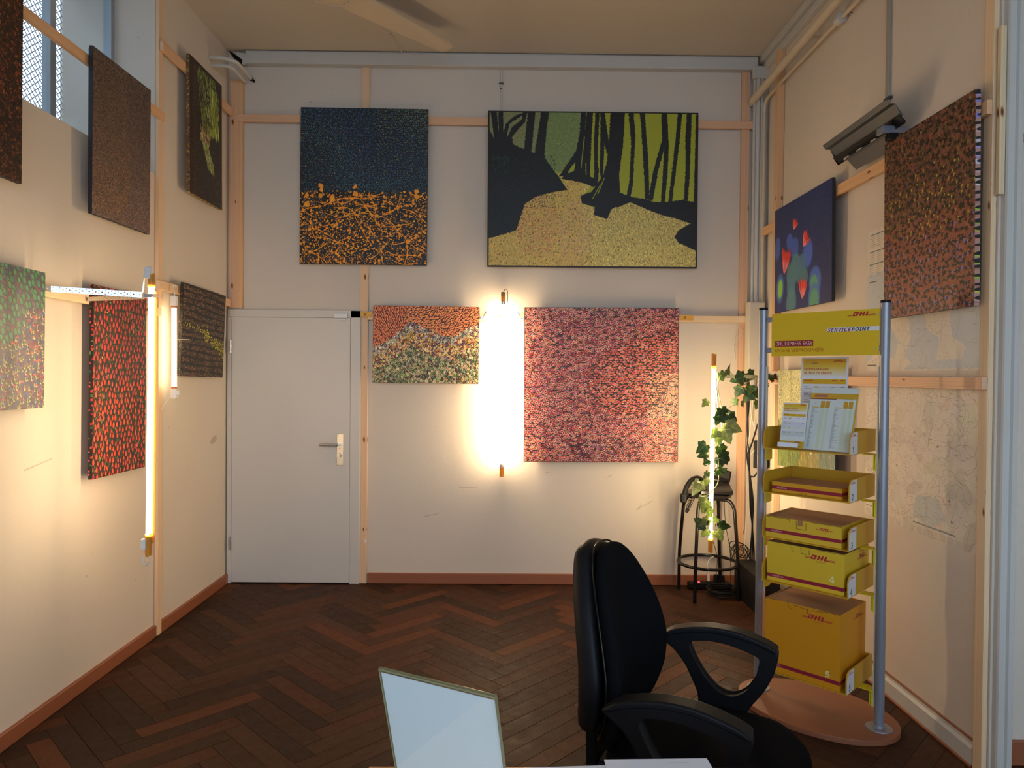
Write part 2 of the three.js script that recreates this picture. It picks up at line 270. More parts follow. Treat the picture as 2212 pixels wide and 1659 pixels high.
batten('upper pine batten on the right wall behind the water lily canvas', [R2, 2.588, -5.2], [R1 - 0.001, 2.644, -2.75], 3);
batten('lower pine batten on the right wall crossing the wall maps', [R2, 1.517, -5.19], [R1 - 0.001, 1.567, -2.752], 1);
batten('tall upright pine batten at the near end of the right wall', [R1, 0.003, -2.803], [XR - 0.001, 3.905, -2.75], 2);
batten('short pale wooden strip fixed high beside the tall right end batten', [1.885, 2.27, -2.7395], [1.908, 2.915, -2.72], paleMat);
batten('upright pine batten in the right corner behind the display stand sign', [XR - 0.044, 0.1, -4.93], [XR - 0.001, 1.51, -4.88], 2);
for (const [d, x, label] of [['5', -1.027, 'yellow tape tag reading 5 beside the mountain canvas'], ['3', 1.325, 'yellow tape tag reading 3 beside the large red canvas']]) {
  const w = x < 0 ? 0.085 : 0.1, t = tex(256, 128, (g, W, H) => { g.fillStyle = '#dca23a'; g.fillRect(0, 0, W, H); g.fillStyle = 'rgba(190,130,30,0.5)'; g.fillRect(0, H * 0.8, W, 8); g.fillStyle = '#3a2510'; g.font = 'italic bold 86px sans-serif'; g.fillText(d, 62, 96); });
  tag(part('number_tag', bx(w, 0.042, 0.002), [M.yellow, M.yellow, M.yellow, M.yellow, mat({ map: t, roughness: 0.5 }), M.yellow], scene), label, 'tag').position.set(x, 1.992, B2 + 0.002);
}
{
  const t = tag(part('paper_label', bx(0.012, 0.03, 0.001), M.paper, scene), 'tiny white label low on the batten beside the door', 'label'); t.position.set(-1.03, 0.32, B1 + 0.001);
}

// ---------------------------------------------------------------- paintings
const ell = (g, x, y, a, b, t, c) => { g.fillStyle = c; g.beginPath(); g.ellipse(x, y, Math.max(a, 0.3), Math.max(b, 0.3), t, 0, 7); g.fill(); };
function cells(w, h, step, f) { let r = 0; for (let y = 0; y < h + step; y += step * 0.88, r++) for (let x = (r % 2) * step / 2; x < w + step; x += step) f(x + rr(-0.28, 0.28) * step, y + rr(-0.28, 0.28) * step); }
const smooth = (pts, x) => { for (let i = 1; i < pts.length; i++) if (x <= pts[i][0]) { const [a, b] = pts[i - 1], [c, d] = pts[i]; return b + (d - b) * (x - a) / (c - a); } return pts[pts.length - 1][1]; };
const field = (n, s) => { const ws = Array.from({ length: n }, () => [rr(-1, 1) * s, rr(-1, 1) * s, rr(0, 6.28)]); return (x, y) => ws.reduce((t, k) => t + Math.sin(x * k[0] + y * k[1] + k[2]), 0) / n; };
const fillPoly = (g, pts, c) => { g.fillStyle = c; g.beginPath(); pts.forEach((p, i) => (i ? g.lineTo(...p) : g.moveTo(...p))); g.closePath(); g.fill(); };
const paints = {
  blueOrange(g, w, h) {
    g.fillStyle = '#0d1016'; g.fillRect(0, 0, w, h); const F = field(5, 0.009), G = field(5, 0.007);
    cells(w, h * 0.57, 12.6, (x, y) => { const k = F(x, y), q = (x > w * 0.6 ? 0.35 : 0) * (1 - y / h) + G(x, y) * 0.5; const c = q + rr(-0.3, 0.3) > 0.3 ? [92, 104, 86] : k + rr(-0.3, 0.3) > 0.25 ? [40, 72, 104] : k + rr(-0.25, 0.25) < -0.35 ? [42, 58, 72] : [50, 88, 102]; ell(g, x, y, rr(2.8, 4.8), rr(3.2, 5.6), rr(0, 3), rgb(c, 14)); if (rnd() < (q > 0.3 ? 0.35 : 0.09)) { g.strokeStyle = rgb([200, 176, 110], 25); g.lineWidth = rr(1, 2); g.beginPath(); g.moveTo(x + 4, y); g.lineTo(x + rr(3, 7), y + rr(-7, 7)); g.stroke(); } });
    for (let i = 0; i < 130; i++) ell(g, rr(0, w), rr(0.08, 0.52) * h, rr(1, 3), rr(1, 3), 0, rgb([214, 146, 60], 20));
    g.fillStyle = '#17120f'; g.fillRect(0, h * 0.535, w, h * 0.465); const O = [255, 160, 22], y0 = h * 0.53;
    for (let i = 0; i < 420; i++) ell(g, rr(0, w), rr(y0, h), rr(6, 16), rr(5, 14), rr(0, 3), rgb([64, 60, 62], 14, rr(0.4, 1.1)));
    for (let i = 0; i < 3300; i++) { const x = rr(0, w), y = y0 + Math.pow(rnd(), 0.9) * (h - y0), s = rnd() < 0.1 ? rr(4, 8) : rr(1.2, 4.2); ell(g, x, y, s, s * rr(0.4, 1.1), rr(0, 3), rgb(O, 12)); }
    for (let i = 0; i < 46; i++) { let x = rr(-40, w), y = rr(y0 + 20, h), a = rr(-0.6, 1.5); g.strokeStyle = rgb(O, 8); for (let k = 0; k < rr(4, 16); k++) { g.lineWidth = rr(2, 6); g.beginPath(); g.moveTo(x, y); a += rr(-0.35, 0.35); x += Math.cos(a) * 28; y += Math.sin(a) * 28; if (y < y0) break; g.lineTo(x, y); g.stroke(); if (rnd() < 0.35) ell(g, x, y, rr(4, 11), rr(3, 9), a, rgb(O, 8)); } }
    for (const [x, y] of [[0.16, 0.535], [0.43, 0.53], [0.92, 0.545], [0.25, 0.57], [0.05, 0.6]]) for (let k = 0; k < 7; k++) ell(g, (x + rr(-0.012, 0.012)) * w, (y + rr(-0.045, 0.03)) * h, rr(5, 12), rr(6, 15), rr(-0.4, 0.4), rgb(O, 8));
  },
  forest(g, w, h) {
    const T = (x, y) => [(x - 62) / 1973 * w, (y - 85 - 0.012 * (x - 62)) / 1462 * h], P = (a) => a.map((p) => T(...p));
    const grd = g.createLinearGradient(w * 0.5, 0, w, h * 0.6); grd.addColorStop(0, '#a3a824'); grd.addColorStop(1, '#a9ad28'); g.fillStyle = grd; g.fillRect(0, 0, w, h);
    fillPoly(g, P([[62, 80], [950, 80], [930, 300], [880, 480], [740, 670], [620, 620], [62, 500]]), '#7d8a52'); g.save(); g.beginPath(); P([[62, 80], [950, 80], [930, 300], [880, 480], [740, 670], [560, 600], [62, 500]]).forEach((p, i) => (i ? g.lineTo(...p) : g.moveTo(...p))); g.clip();
    for (let i = 0; i < 9000; i++) { const x = rr(0, w * 0.46), y = rr(0, h * 0.45), m = Math.abs(x / w - 0.35) < 0.1 ? [118, 142, 72] : [138, 128, 84]; ell(g, x, y, rr(1, 3), rr(1, 3), 0, rgb(m, 24)); } g.restore();
    // path of short strokes
    const path = [[62, 1280], [180, 1248], [325, 1205], [350, 1130], [405, 960], [510, 890], [640, 850], [800, 826], [770, 760], [720, 690], [745, 660], [770, 735], [900, 740], [1035, 780], [1010, 830], [940, 890], [950, 960], [1070, 1000], [1060, 1060], [1180, 1095], [1215, 1020], [1240, 995], [1300, 985], [1400, 940], [1560, 1010], [1700, 1065], [1830, 1095], [1985, 1150], [1950, 1180], [1870, 1210], [1825, 1280], [1870, 1330], [1960, 1370], [2040, 1410], [2040, 1580], [62, 1580]];
    fillPoly(g, P(path), '#cdb15c'); g.save(); g.beginPath(); P(path).forEach((p, i) => (i ? g.lineTo(...p) : g.moveTo(...p))); g.clip();
    for (let i = 0; i < 15000; i++) { const x = rr(0, w), y = rr(h * 0.4, h), u = x / w, v = y / h; let c = u > 0.45 ? [226, 208, 112] : [226, 186, 86]; if (u < 0.5 && Math.hypot((u - 0.24) * 2, v - 0.74) < 0.2 && rnd() < 0.6) c = [214, 134, 84]; if (Math.hypot((u - 0.42) * 2.5, v - 0.78) < 0.22 && rnd() < 0.4) c = [214, 150, 128]; if (u > 0.55 && v < 0.85 && rnd() < 0.3) c = [180, 168, 104]; if (v > 0.9 && u < 0.5 && rnd() < 0.35) c = [205, 160, 54]; const dk = rnd() < 0.24 ? rr(0.45, 0.75) : rr(0.9, 1.12); ell(g, x, y, rr(1.1, 2.3), rr(2.6, 6), rr(-0.5, 0.7) + (u < 0.4 ? 0.4 : -0.2), rgb(c, 12, dk)); } g.restore();
    const D = '#0d0b09', rough = (pts) => { const q = P(pts); fillPoly(g, q, D); for (let i = 0; i < q.length; i++) { const a = q[i], b = q[(i + 1) % q.length], n = Math.hypot(b[0] - a[0], b[1] - a[1]) / 5; for (let k = 0; k < n; k++) { const t = k / n; ell(g, a[0] + (b[0] - a[0]) * t + rr(-1.5, 1.5), a[1] + (b[1] - a[1]) * t + rr(-1.5, 1.5), rr(1.5, 4), rr(2, 5), rr(0, 3), D); } } };
    rough([[62, 250], [120, 370], [155, 345], [210, 320], [285, 350], [290, 405], [400, 450], [470, 480], [585, 500], [600, 545], [670, 640], [740, 735], [800, 825], [640, 850], [510, 890], [405, 960], [325, 1205], [180, 1248], [62, 1280]]);
    for (let i = 0; i < 1500; i++) { const q = T(rr(90, 700), rr(500, 1250)); if (q[0] > w * 0.32 && q[1] < h * 0.5) continue; if (q[0] / w > 0.15 && q[1] / h > 0.62) continue; ell(g, q[0], q[1], rr(1, 2), rr(2, 4), rr(-0.6, 0.6), rgb(q[0] < w * 0.1 && q[1] < h * 0.4 ? [40, 84, 72] : [24, 42, 36], 10)); }
    for (const t of [[[85, 80], [135, 80], [160, 350], [125, 360]], [[160, 80], [195, 80], [200, 330], [165, 330]], [[395, 80], [430, 80], [400, 190], [300, 300], [270, 350], [240, 350], [290, 240], [380, 170]], [[330, 130], [400, 110], [320, 160], [255, 210], [230, 330], [205, 330], [225, 220], [270, 170]], [[440, 80], [500, 80], [462, 480], [402, 460]], [[565, 80], [632, 80], [605, 250], [585, 510], [500, 500], [535, 280]],
      [[935, 80], [978, 80], [965, 300], [930, 640], [880, 640], [885, 560], [830, 620], [800, 690], [735, 700], [800, 600], [890, 470], [925, 300]], [[995, 80], [1040, 80], [1025, 400], [1015, 720], [975, 700], [985, 560], [960, 700], [890, 640], [940, 560]], [[800, 690], [900, 640], [1020, 710], [1080, 740], [1080, 780], [1030, 790], [960, 760], [760, 720]], [[1070, 80], [1102, 80], [1090, 350], [1085, 560], [1100, 660], [1085, 780], [1040, 800], [1065, 680], [1060, 400]], [[1118, 80], [1145, 80], [1200, 440], [1180, 480], [1150, 370], [1140, 640], [1135, 780], [1115, 640], [1120, 400]],
      [[1215, 80], [1342, 80], [1325, 400], [1290, 700], [1300, 860], [1400, 900], [1220, 1010], [1185, 1100], [1060, 1060], [1075, 990], [950, 950], [940, 890], [1040, 850], [1150, 690], [1185, 560], [1205, 300]], [[1380, 80], [1420, 80], [1440, 330], [1420, 780], [1400, 890], [1370, 890], [1395, 760], [1410, 400]], [[1485, 80], [1522, 80], [1560, 500], [1575, 800], [1580, 920], [1545, 910], [1535, 700], [1500, 200]], [[1690, 80], [1735, 80], [1755, 420], [1745, 700], [1722, 950], [1695, 950], [1715, 600], [1720, 420], [1660, 640], [1610, 930], [1578, 920], [1620, 660], [1700, 360]], [[1850, 80], [1882, 80], [1860, 340], [1820, 700], [1790, 950], [1765, 950], [1790, 720], [1828, 360]], [[1935, 80], [1968, 80], [1965, 300], [1955, 700], [1940, 930], [1912, 930], [1925, 640], [1920, 330]], [[2020, 80], [2045, 80], [2045, 980], [2005, 980], [2012, 500]],
      [[1290, 860], [1400, 900], [1560, 925], [1620, 950], [1760, 950], [1900, 930], [2045, 960], [2045, 1410], [1960, 1370], [1870, 1330], [1825, 1280], [1870, 1210], [1985, 1150], [1830, 1095], [1700, 1065], [1560, 1010], [1400, 940], [1300, 985], [1200, 1000]]]) rough(t);
    g.strokeStyle = '#9aa02a'; g.lineWidth = 5; for (const [a, b, c, d] of [[1045, 915, 1120, 780], [1095, 870, 1155, 720], [985, 690, 980, 580], [935, 630, 965, 330]]) { g.beginPath(); g.moveTo(...T(a, b)); g.lineTo(...T(c, d)); g.stroke(); }
    g.strokeStyle = '#100c08'; g.lineWidth = 9; g.strokeRect(2, 2, w - 4, h - 4);
  },
  hill(g, w, h) {
    g.fillStyle = '#3a140a'; g.fillRect(0, 0, w, h); const R = [[0, 0.54], [0.14, 0.46], [0.24, 0.34], [0.36, 0.2], [0.48, 0.29], [0.57, 0.33], [0.68, 0.4], [0.76, 0.39], [0.86, 0.3], [1, 0.23]].map(([x, y]) => [x * w, y * h]);
    const one = (x, y, s) => {
      const top = smooth(R, Math.max(0, Math.min(w, x))), v = (y - top) / h;
      if (v < 0) { const a = x / w < 0.28 ? rr(1, 1.7) : -0.5 + rr(-0.4, 0.4), k = x / w < 0.3 ? [204, 88, 40] : [232, 128, 62]; ell(g, x, y, s * 0.62, s * 0.34, a, rgb(k, 22)); ell(g, x - 1, y - 1, s * 0.36, s * 0.16, a, rgb([246, 172, 110], 18)); return; }
      const c = v < 0.1 ? pick([[150, 140, 150], [225, 215, 190], [110, 100, 140], [150, 150, 90], [196, 92, 60], [120, 140, 120]]) : v < 0.3 ? pick([[205, 100, 45], [226, 180, 60], [180, 60, 40], [230, 205, 150], [90, 70, 110], [206, 128, 52], [160, 150, 70], [232, 196, 40]]) : pick([[96, 128, 58], [64, 82, 40], [140, 150, 84], [150, 84, 50], [206, 188, 130], [70, 110, 70], [116, 140, 60], [170, 120, 60], [54, 58, 34]]);
      const a = v < 0.3 ? rr(0, 3) : x / w < 0.5 ? rr(0.4, 1.4) : rr(1, 2.3), l = v < 0.3 ? s * rr(0.4, 0.7) : s * rr(0.4, 0.95);
      ell(g, x, y, l + 1.6, s * 0.42 + 1.6, a, rnd() < 0.45 ? rgb([228, 206, 160], 22) : '#2e1c10'); ell(g, x, y, l, s * rr(0.22, 0.42), a, rgb(c, 18)); if (rnd() < 0.3) ell(g, x, y, 2, 1.6, a, rgb([246, 236, 214], 14));
    };
    cells(w, h, 15, (x, y) => one(x, y, 15)); for (let i = 0; i < 900; i++) one(rr(0, w), rr(0.3, 1) * h, rr(9, 15));
  },
  redCells(g, w, h) {
    g.fillStyle = '#231312'; g.fillRect(0, 0, w, h); const F = field(6, 0.006), G = field(5, 0.011);
    cells(w, h, 17.5, (x, y) => {
      const k = F(x, y), q = G(x, y); let c = k > 0.15 ? [206, 92, 72] : k < -0.2 ? [140, 34, 42] : [176, 54, 54];
      if (x > w * 0.8 && y > h * 0.42) c = y > h * 0.72 ? [222, 96, 72] : [208, 132, 92]; else if (x < w * 0.12 && (y > h * 0.85 || y < h * 0.2)) c = [214, 94, 66];
      const a = rr(-0.3, 0.3), rx = rr(7, 9.6), ry = rr(4.8, 6.6);
      if (rnd() < (k > 0.15 ? 0.22 : 0.8)) ell(g, x + rr(-1, 1), y + rr(-1, 1), rx + 2.2, ry + 2.2, a, rgb(rnd() < 0.13 ? pick([[104, 98, 150], [224, 178, 90], [196, 120, 150]]) : [226, 184, 160], 20)); else ell(g, x, y, rx + 1.8, ry + 1.8, a, '#1d0f0f');
      ell(g, x, y, rx, ry, a, rgb(c, 16)); if (k < 0.2 && rnd() < 0.75) ell(g, x, y, rx * 0.55, ry * 0.5, a, rgb([86, 18, 26], 14)); else if (q > 0.1) ell(g, x - 2, y - 1.6, rx * 0.45, ry * 0.4, a, rgb(c, 10, 1.14));
    });
    for (let i = 0; i < 1400; i++) { const x = rr(0, w), y = rr(0, h); g.strokeStyle = rnd() < 0.1 ? rgb([100, 96, 150], 15) : rgb([240, 204, 176], 20); g.lineWidth = rr(1, 2.6); g.beginPath(); g.moveTo(x, y); g.quadraticCurveTo(x + rr(2, 6), y + rr(-5, 5), x + rr(6, 13), y + rr(-4, 4)); g.stroke(); }
    g.strokeStyle = '#5a3a34'; g.lineWidth = 3; g.strokeRect(1, 1, w - 2, h - 2);
  },
  rust(g, w, h) { g.fillStyle = '#2a1508'; g.fillRect(0, 0, w, h); for (let i = 0; i < 6000; i++) { const x = rr(0, w), y = rr(0, h), c = pick([[120, 58, 28], [96, 44, 20], [146, 78, 36], [60, 32, 14], [20, 10, 5], [20, 10, 5]]); ell(g, x, y, rr(3, 8), rr(1.5, 4), rr(0, 3), rgb(c, 16, y > h * 0.6 ? 0.85 : 1)); } },
  dusk(g, w, h) {
    const F = field(5, 0.008); g.fillStyle = '#6c584c'; g.fillRect(0, 0, w, h);
    for (let i = 0; i < 6500; i++) { const x = rr(0, w), y = rr(0, h), k = F(x, y), c = k > 0.2 ? [128, 96, 70] : k < -0.25 ? [88, 78, 96] : [112, 90, 80]; ell(g, x, y, rr(2, 6), rr(1.5, 4), rr(0, 3), rgb(c, 18, 0.6 + 0.55 * y / h)); }
    cells(w, h, 11, (x, y) => { if (rnd() < 0.75) ell(g, x, y, rr(1.6, 3.6), rr(1.3, 2.6), rr(0, 3), rgb([30, 26, 30], 10)); if (rnd() < 0.12) ell(g, x + 4, y, 2, 1.6, 0, rgb([188, 132, 76], 20)); });
  },
  tree(g, w, h) {
    g.fillStyle = '#2c2117'; g.fillRect(0, 0, w, h);
    for (let i = 0; i < 3500; i++) { const x = rr(0, w), y = rr(0, h); ell(g, x, y, rr(1, 4), rr(2, 6), rr(0, 3), rgb(x < w * 0.2 ? [110, 62, 22] : y > h * 0.6 ? [74, 60, 58] : [60, 50, 26], 22, rr(0.5, 1.1))); }
    const blob = (n, f, c, s) => { for (let i = 0; i < n; i++) { const [x, y] = f(); ell(g, x * w, y * h, rr(s * 0.3, s), rr(s, s * 3.2), rr(-0.35, 0.1), rgb(pick(c), 20, rr(0.75, 1.12))); } };
    blob(1100, () => { const t = rnd(), v = 0.04 + t * 0.46; return [0.2 + t * 0.2 + rr(0, 1) * (0.6 - t * 0.35), v]; }, [[150, 158, 70], [178, 182, 100], [120, 140, 44], [60, 66, 24], [44, 42, 18]], 6);
    blob(260, () => [rr(0.6, 0.88), rr(0.12, 0.46)], [[168, 184, 62], [186, 198, 92], [130, 150, 40]], 9);
    blob(240, () => { const t = rnd(); return [0.45 + t * 0.22 + rr(-0.1, 0.1), 0.56 + t * 0.2]; }, [[150, 160, 78], [196, 192, 130], [130, 150, 40]], 5);
    blob(150, () => [rr(0.3, 0.6), rr(0.46, 0.56)], [[190, 164, 116], [140, 120, 70]], 5);
    g.strokeStyle = 'rgba(24,20,10,0.85)'; for (let i = 0; i < 60; i++) { g.lineWidth = rr(2, 6); const x = rr(0.15, 0.9) * w, y = rr(0, 0.4) * h; g.beginPath(); g.moveTo(x, y); g.quadraticCurveTo(x + rr(-10, 30), y + 50, x + rr(-10, 50), y + rr(60, 150)); g.stroke(); }
    fillPoly(g, [[0, 0], [w * 0.12, 0], [w * 0.09, h], [0, h]], 'rgba(40,24,10,0.6)');
  },
  meadowDots(g, w, h) {
    g.fillStyle = '#4c4456'; g.fillRect(0, 0, w, h); for (let i = 0; i < 2600; i++) ell(g, rr(0, w), rr(0, h), rr(4, 12), rr(3, 7), rr(0, 3), rgb(pick([[84, 76, 100], [98, 80, 82], [76, 72, 112], [136, 60, 70], [70, 66, 78]]), 16));
    cells(w, h, 27, (x, y) => {
      if (y / h < 0.27 + 0.3 * Math.max(0, 1 - Math.abs(x / w - 0.55) / 0.5) * (x / w < 0.8 ? 1 : 0)) { ell(g, x, y, 10.5, 15, -0.35, '#30302e'); ell(g, x, y, 8.5, 13, -0.35, rgb([60, 114, 84], 16)); ell(g, x - 2, y - 2, 5, 8, -0.35, rgb([78, 130, 86], 14)); } else {
        for (let k = 0; k < 2; k++) { const a = x + rr(-12, 12), b = y + rr(-10, 10); ell(g, a, b, 4.6, 8, rr(-0.4, 0.4), rgb([164, 152, 84], 24)); ell(g, a + 1, b - 1.5, 2.8, 5.4, 0, rgb([48, 52, 62], 14)); ell(g, a - 3, b + 4, 1.5, 3, 0.5, rgb([206, 198, 140], 12)); } if (rnd() < 0.12) ell(g, x, y, 9, 3, 0.3, rgb([212, 74, 70], 16)); }
    });
  },
  petals(g, w, h) {
    g.fillStyle = '#140b07'; g.fillRect(0, 0, w, h); const F = field(5, 0.01);
    cells(w, h, 27, (x, y) => { const k = F(x, y); for (let j = 0; j < 3; j++) ell(g, x + rr(-14, 14), y + rr(-14, 14), rr(1.5, 3.5), rr(6, 12), rr(-1.2, 1.2), rgb(k > 0.15 ? [104, 112, 40] : [54, 72, 34], 22)); if (rnd() < 0.16) ell(g, x + 11, y + 9, 4, 7, 0.5, rgb([190, 170, 66], 20)); });
    cells(w, h, 28, (x, y) => { if (F(x, y) > 0.5) return; const q = rr(0.85, 1.25), c = y > h * 0.5 ? [184, 58, 32] : [160, 42, 34]; g.fillStyle = '#140b07'; g.beginPath(); g.ellipse(x, y, 12 * q, 16 * q, 0, 0, 7); g.fill(); g.fillStyle = rgb(c, 16); g.beginPath(); g.moveTo(x, y - 14 * q); g.bezierCurveTo(x + 10 * q, y - 4, x + 9 * q, y + 10 * q, x, y + 12 * q); g.bezierCurveTo(x - 10 * q, y + 10 * q, x - 9 * q, y - 4, x, y - 14 * q); g.fill(); ell(g, x - 2, y + 1, 2.8 * q, 7 * q, 0.1, rgb(c, 12, 1.25)); });
    for (let i = 0; i < 260; i++) { g.strokeStyle = rgb([96, 110, 48], 26); g.lineWidth = rr(1.5, 3); const x = rr(0, w), y = rr(0, h); g.beginPath(); g.moveTo(x, y); g.lineTo(x + rr(-14, 14), y + rr(-12, 12)); g.stroke(); }
  },
  bricks(g, w, h) {
    g.fillStyle = '#16100c'; g.fillRect(0, 0, w, h); const n = 14;
    for (let r = -1; r <= n; r++) { const row = (x) => (r + 0.5) * h / n + x * 0.03 + Math.sin(x * 0.012 + r) * 3; for (let i = 0; i < 150; i++) { const x = rr(0, w); ell(g, x, row(x) + rr(-0.34, 0.34) * h / n, rr(3, 10), rr(1.5, 3.6), rr(-0.6, 0.6), rgb(pick([[118, 76, 56], [96, 66, 46], [104, 84, 52], [70, 60, 46], [116, 66, 52]]), 18)); } for (let i = 0; i < 90; i++) { const x = rr(0, w); g.strokeStyle = rgb(pick([[190, 150, 100], [150, 140, 84], [170, 120, 80]]), 24); g.lineWidth = rr(1, 2.2); const y = row(x) + rr(-0.32, 0.32) * h / n; g.beginPath(); g.moveTo(x, y); g.lineTo(x + rr(-9, 9), y + rr(-4, 4)); g.stroke(); } g.strokeStyle = '#120c09'; g.lineWidth = 6; g.beginPath(); for (let x = 0; x <= w; x += 20) g.lineTo(x, row(x) + 0.5 * h / n); g.stroke(); }
    const vine = [[0, 0.42], [0.18, 0.45], [0.36, 0.46], [0.5, 0.5], [0.6, 0.53], [0.72, 0.6], [0.84, 0.6], [0.92, 0.66], [1, 0.62]]; const dab = (x, y) => { ell(g, x * w, y * h, 6.5, 5.5, 0, '#2a2408'); ell(g, x * w, y * h, rr(3, 5.5), rr(2.5, 4.5), rr(0, 3), rgb([206, 196, 40], 30)); };
    for (let i = 0; i < 105; i++) { const t = Math.pow(rnd(), 0.6); dab(t, smooth(vine, t) + rr(-0.02, 0.02) * (1 + 3 * t * t)); } for (let i = 0; i < 80; i++) { const t = rr(0.68, 1); dab(t, smooth(vine, t) + rr(-0.07, 0.15) * (t > 0.85 ? 0.9 : 0.5)); } for (let i = 0; i < 26; i++) dab(rr(0.5, 0.6), rr(0.48, 0.6)); for (let i = 0; i < 7; i++) dab(0.56, rr(0.4, 0.5));
  },
  lilies(g, w, h) {
    const grd = g.createLinearGradient(0, 0, w, h); grd.addColorStop(0, '#26305f'); grd.addColorStop(0.5, '#29366e'); grd.addColorStop(1, '#252a58'); g.fillStyle = grd; g.fillRect(0, 0, w, h);
    for (let i = 0; i < 5000; i++) ell(g, rr(0, w), rr(0, h), rr(2, 5), rr(2, 5), 0, rgb([38, 48, 96], 14));
    const U = (x, y) => { const u = (x - 70) / 625, t = 430 - 360 * u, b = 1540 - 125 * u; return [Math.pow(u, 1.12) * w, (y - t) / (b - t) * h]; };
    const pad = (x, y, a, b, c) => { const q = U(x, y), s = w / 625; for (let k = 0; k < 5; k++) ell(g, q[0] + rr(-3, 3), q[1] + rr(-3, 3), a * s * (1 - k * 0.06) * 1.05, b * s * 0.8 * (1 - k * 0.06), 0.15, `rgba(${c},0.4)`); };
    for (const [x, y, a, b, c] of [[120, 830, 38, 75, '72,98,176'], [280, 740, 38, 50, '70,100,190'], [340, 810, 45, 65, '66,96,186'], [480, 870, 50, 85, '72,104,206'], [350, 1030, 60, 90, '84,130,140'], [420, 1000, 45, 70, '78,120,150'], [290, 1110, 45, 75, '80,128,128'], [430, 1130, 60, 60, '70,120,130'], [300, 1240, 50, 80, '78,126,140'], [300, 1420, 58, 100, '84,132,140'], [550, 1180, 60, 85, '72,108,196'], [540, 1220, 40, 55, '90,160,110'], [540, 1370, 60, 90, '78,116,180'], [540, 1400, 45, 70, '90,156,116'], [155, 1270, 46, 95, '70,116,180'], [160, 1270, 30, 62, '150,206,70']]) pad(x, y, a, b, c);
    for (const [fx, fy, bx_, by, n, sp, len] of [[345, 530, 325, 610, 7, 0.5, 120], [465, 690, 430, 800, 7, 0.42, 170], [235, 940, 210, 1110, 8, 0.3, 260], [430, 1260, 425, 1380, 7, 0.42, 200]]) {
      const b = U(bx_, by), f = U(fx, fy), a0 = Math.atan2(f[1] - b[1], f[0] - b[0]), L = len / 1500 * h * 1.5;
      for (const pass of [0, 1]) for (let k = 0; k < n; k++) { const a = a0 + (k - (n - 1) / 2) * sp * 0.42 * (pass ? 1.2 : 1), l = L * (pass ? rr(0.5, 0.75) : rr(0.85, 1.05)), wd = L * (pass ? 0.035 : 0.085), ex = b[0] + Math.cos(a) * l, ey = b[1] + Math.sin(a) * l, nx = -Math.sin(a) * wd, ny = Math.cos(a) * wd, mx = b[0] + Math.cos(a) * l * 0.55, my = b[1] + Math.sin(a) * l * 0.55; g.fillStyle = pass ? rgb([228, 120, 128], 18) : rgb(k % 2 ? [204, 44, 34] : [226, 62, 44], 10); g.beginPath(); g.moveTo(b[0], b[1]); g.quadraticCurveTo(mx + nx * 2, my + ny * 2, ex, ey); g.quadraticCurveTo(mx - nx * 2, my - ny * 2, b[0], b[1]); g.fill(); }
    }
  },
  leaves(g, w, h) {
    const F = field(4, 0.008); g.fillStyle = '#8a5038'; g.fillRect(0, 0, w, h); for (let i = 0; i < 4000; i++) { const x = rr(0, w), y = rr(0, h); ell(g, x, y, rr(4, 12), rr(3, 7), rr(0, 3), rgb(y > h * 0.5 ? [150, 84, 58] : [116, 76, 50], 12, 0.85 + 0.2 * y / h)); }
    cells(w, h, 26, (x, y) => { for (let j = 0; j < 2; j++) { const s = rr(0.8, 1.3), X = x + rr(-8, 8), Y = y + rr(-7, 7); g.fillStyle = rgb([24, 16, 14], 8); g.beginPath(); const n = 3 + Math.floor(rnd() * 3), a0 = rr(0, 6); for (let k = 0; k < n * 2; k++) { const a = a0 + k * 3.1416 / n, q = k % 2 ? s * rr(2, 5) : s * rr(7, 16); g[k ? 'lineTo' : 'moveTo'](X + Math.cos(a) * q * 1.1, Y + Math.sin(a) * q * 0.85); } g.closePath(); g.fill(); } const v = y / h + 0.12 * F(x, y); const p = v > 0.55 ? (rnd() < 0.42 ? [126, 112, 182] : null) : v > 0.33 ? (rnd() < 0.5 ? (x < w * 0.25 && v > 0.45 ? [104, 146, 40] : [190, 172, 46]) : null) : (rnd() < 0.4 ? pick([[150, 120, 60], [120, 116, 44], [160, 74, 34]]) : null); if (p) { g.fillStyle = rgb(p, 16); g.beginPath(); g.moveTo(x + 8, y - 9); g.lineTo(x + rr(14, 22), y + rr(-10, 2)); g.lineTo(x + rr(4, 14), y + rr(4, 12)); g.closePath(); g.fill(); } });
  },
  spring(g, w, h) {
    g.fillStyle = '#c9c49a'; g.fillRect(0, 0, w, h); for (let i = 0; i < 9000; i++) { const y = rr(0, h * 0.62); ell(g, rr(0, w), y, rr(1, 4), rr(1, 4), 0, rgb(pick([[222, 210, 120], [176, 178, 150], [232, 226, 170], [140, 146, 120], [206, 200, 110]]), 16)); } for (let i = 0; i < 1300; i++) ell(g, rr(0, w), rr(0, h * 0.58), rr(1, 2.4), rr(1, 3), 0, rgb([84, 88, 76], 14));
    for (let i = 0; i < 2600; i++) { const x = rr(0, w), y = h * (0.58 + 0.42 * rnd()); g.strokeStyle = rgb(x < w * 0.4 ? [120, 140, 60] : x < w * 0.75 ? pick([[186, 150, 40], [130, 140, 60]]) : [96, 120, 88], 26, rr(0.6, 1.1)); g.lineWidth = rr(1.5, 4); g.beginPath(); g.moveTo(x, y + 40); g.quadraticCurveTo(x + rr(-8, 8), y, x + rr(-20, 20), y - rr(10, 60)); g.stroke(); }
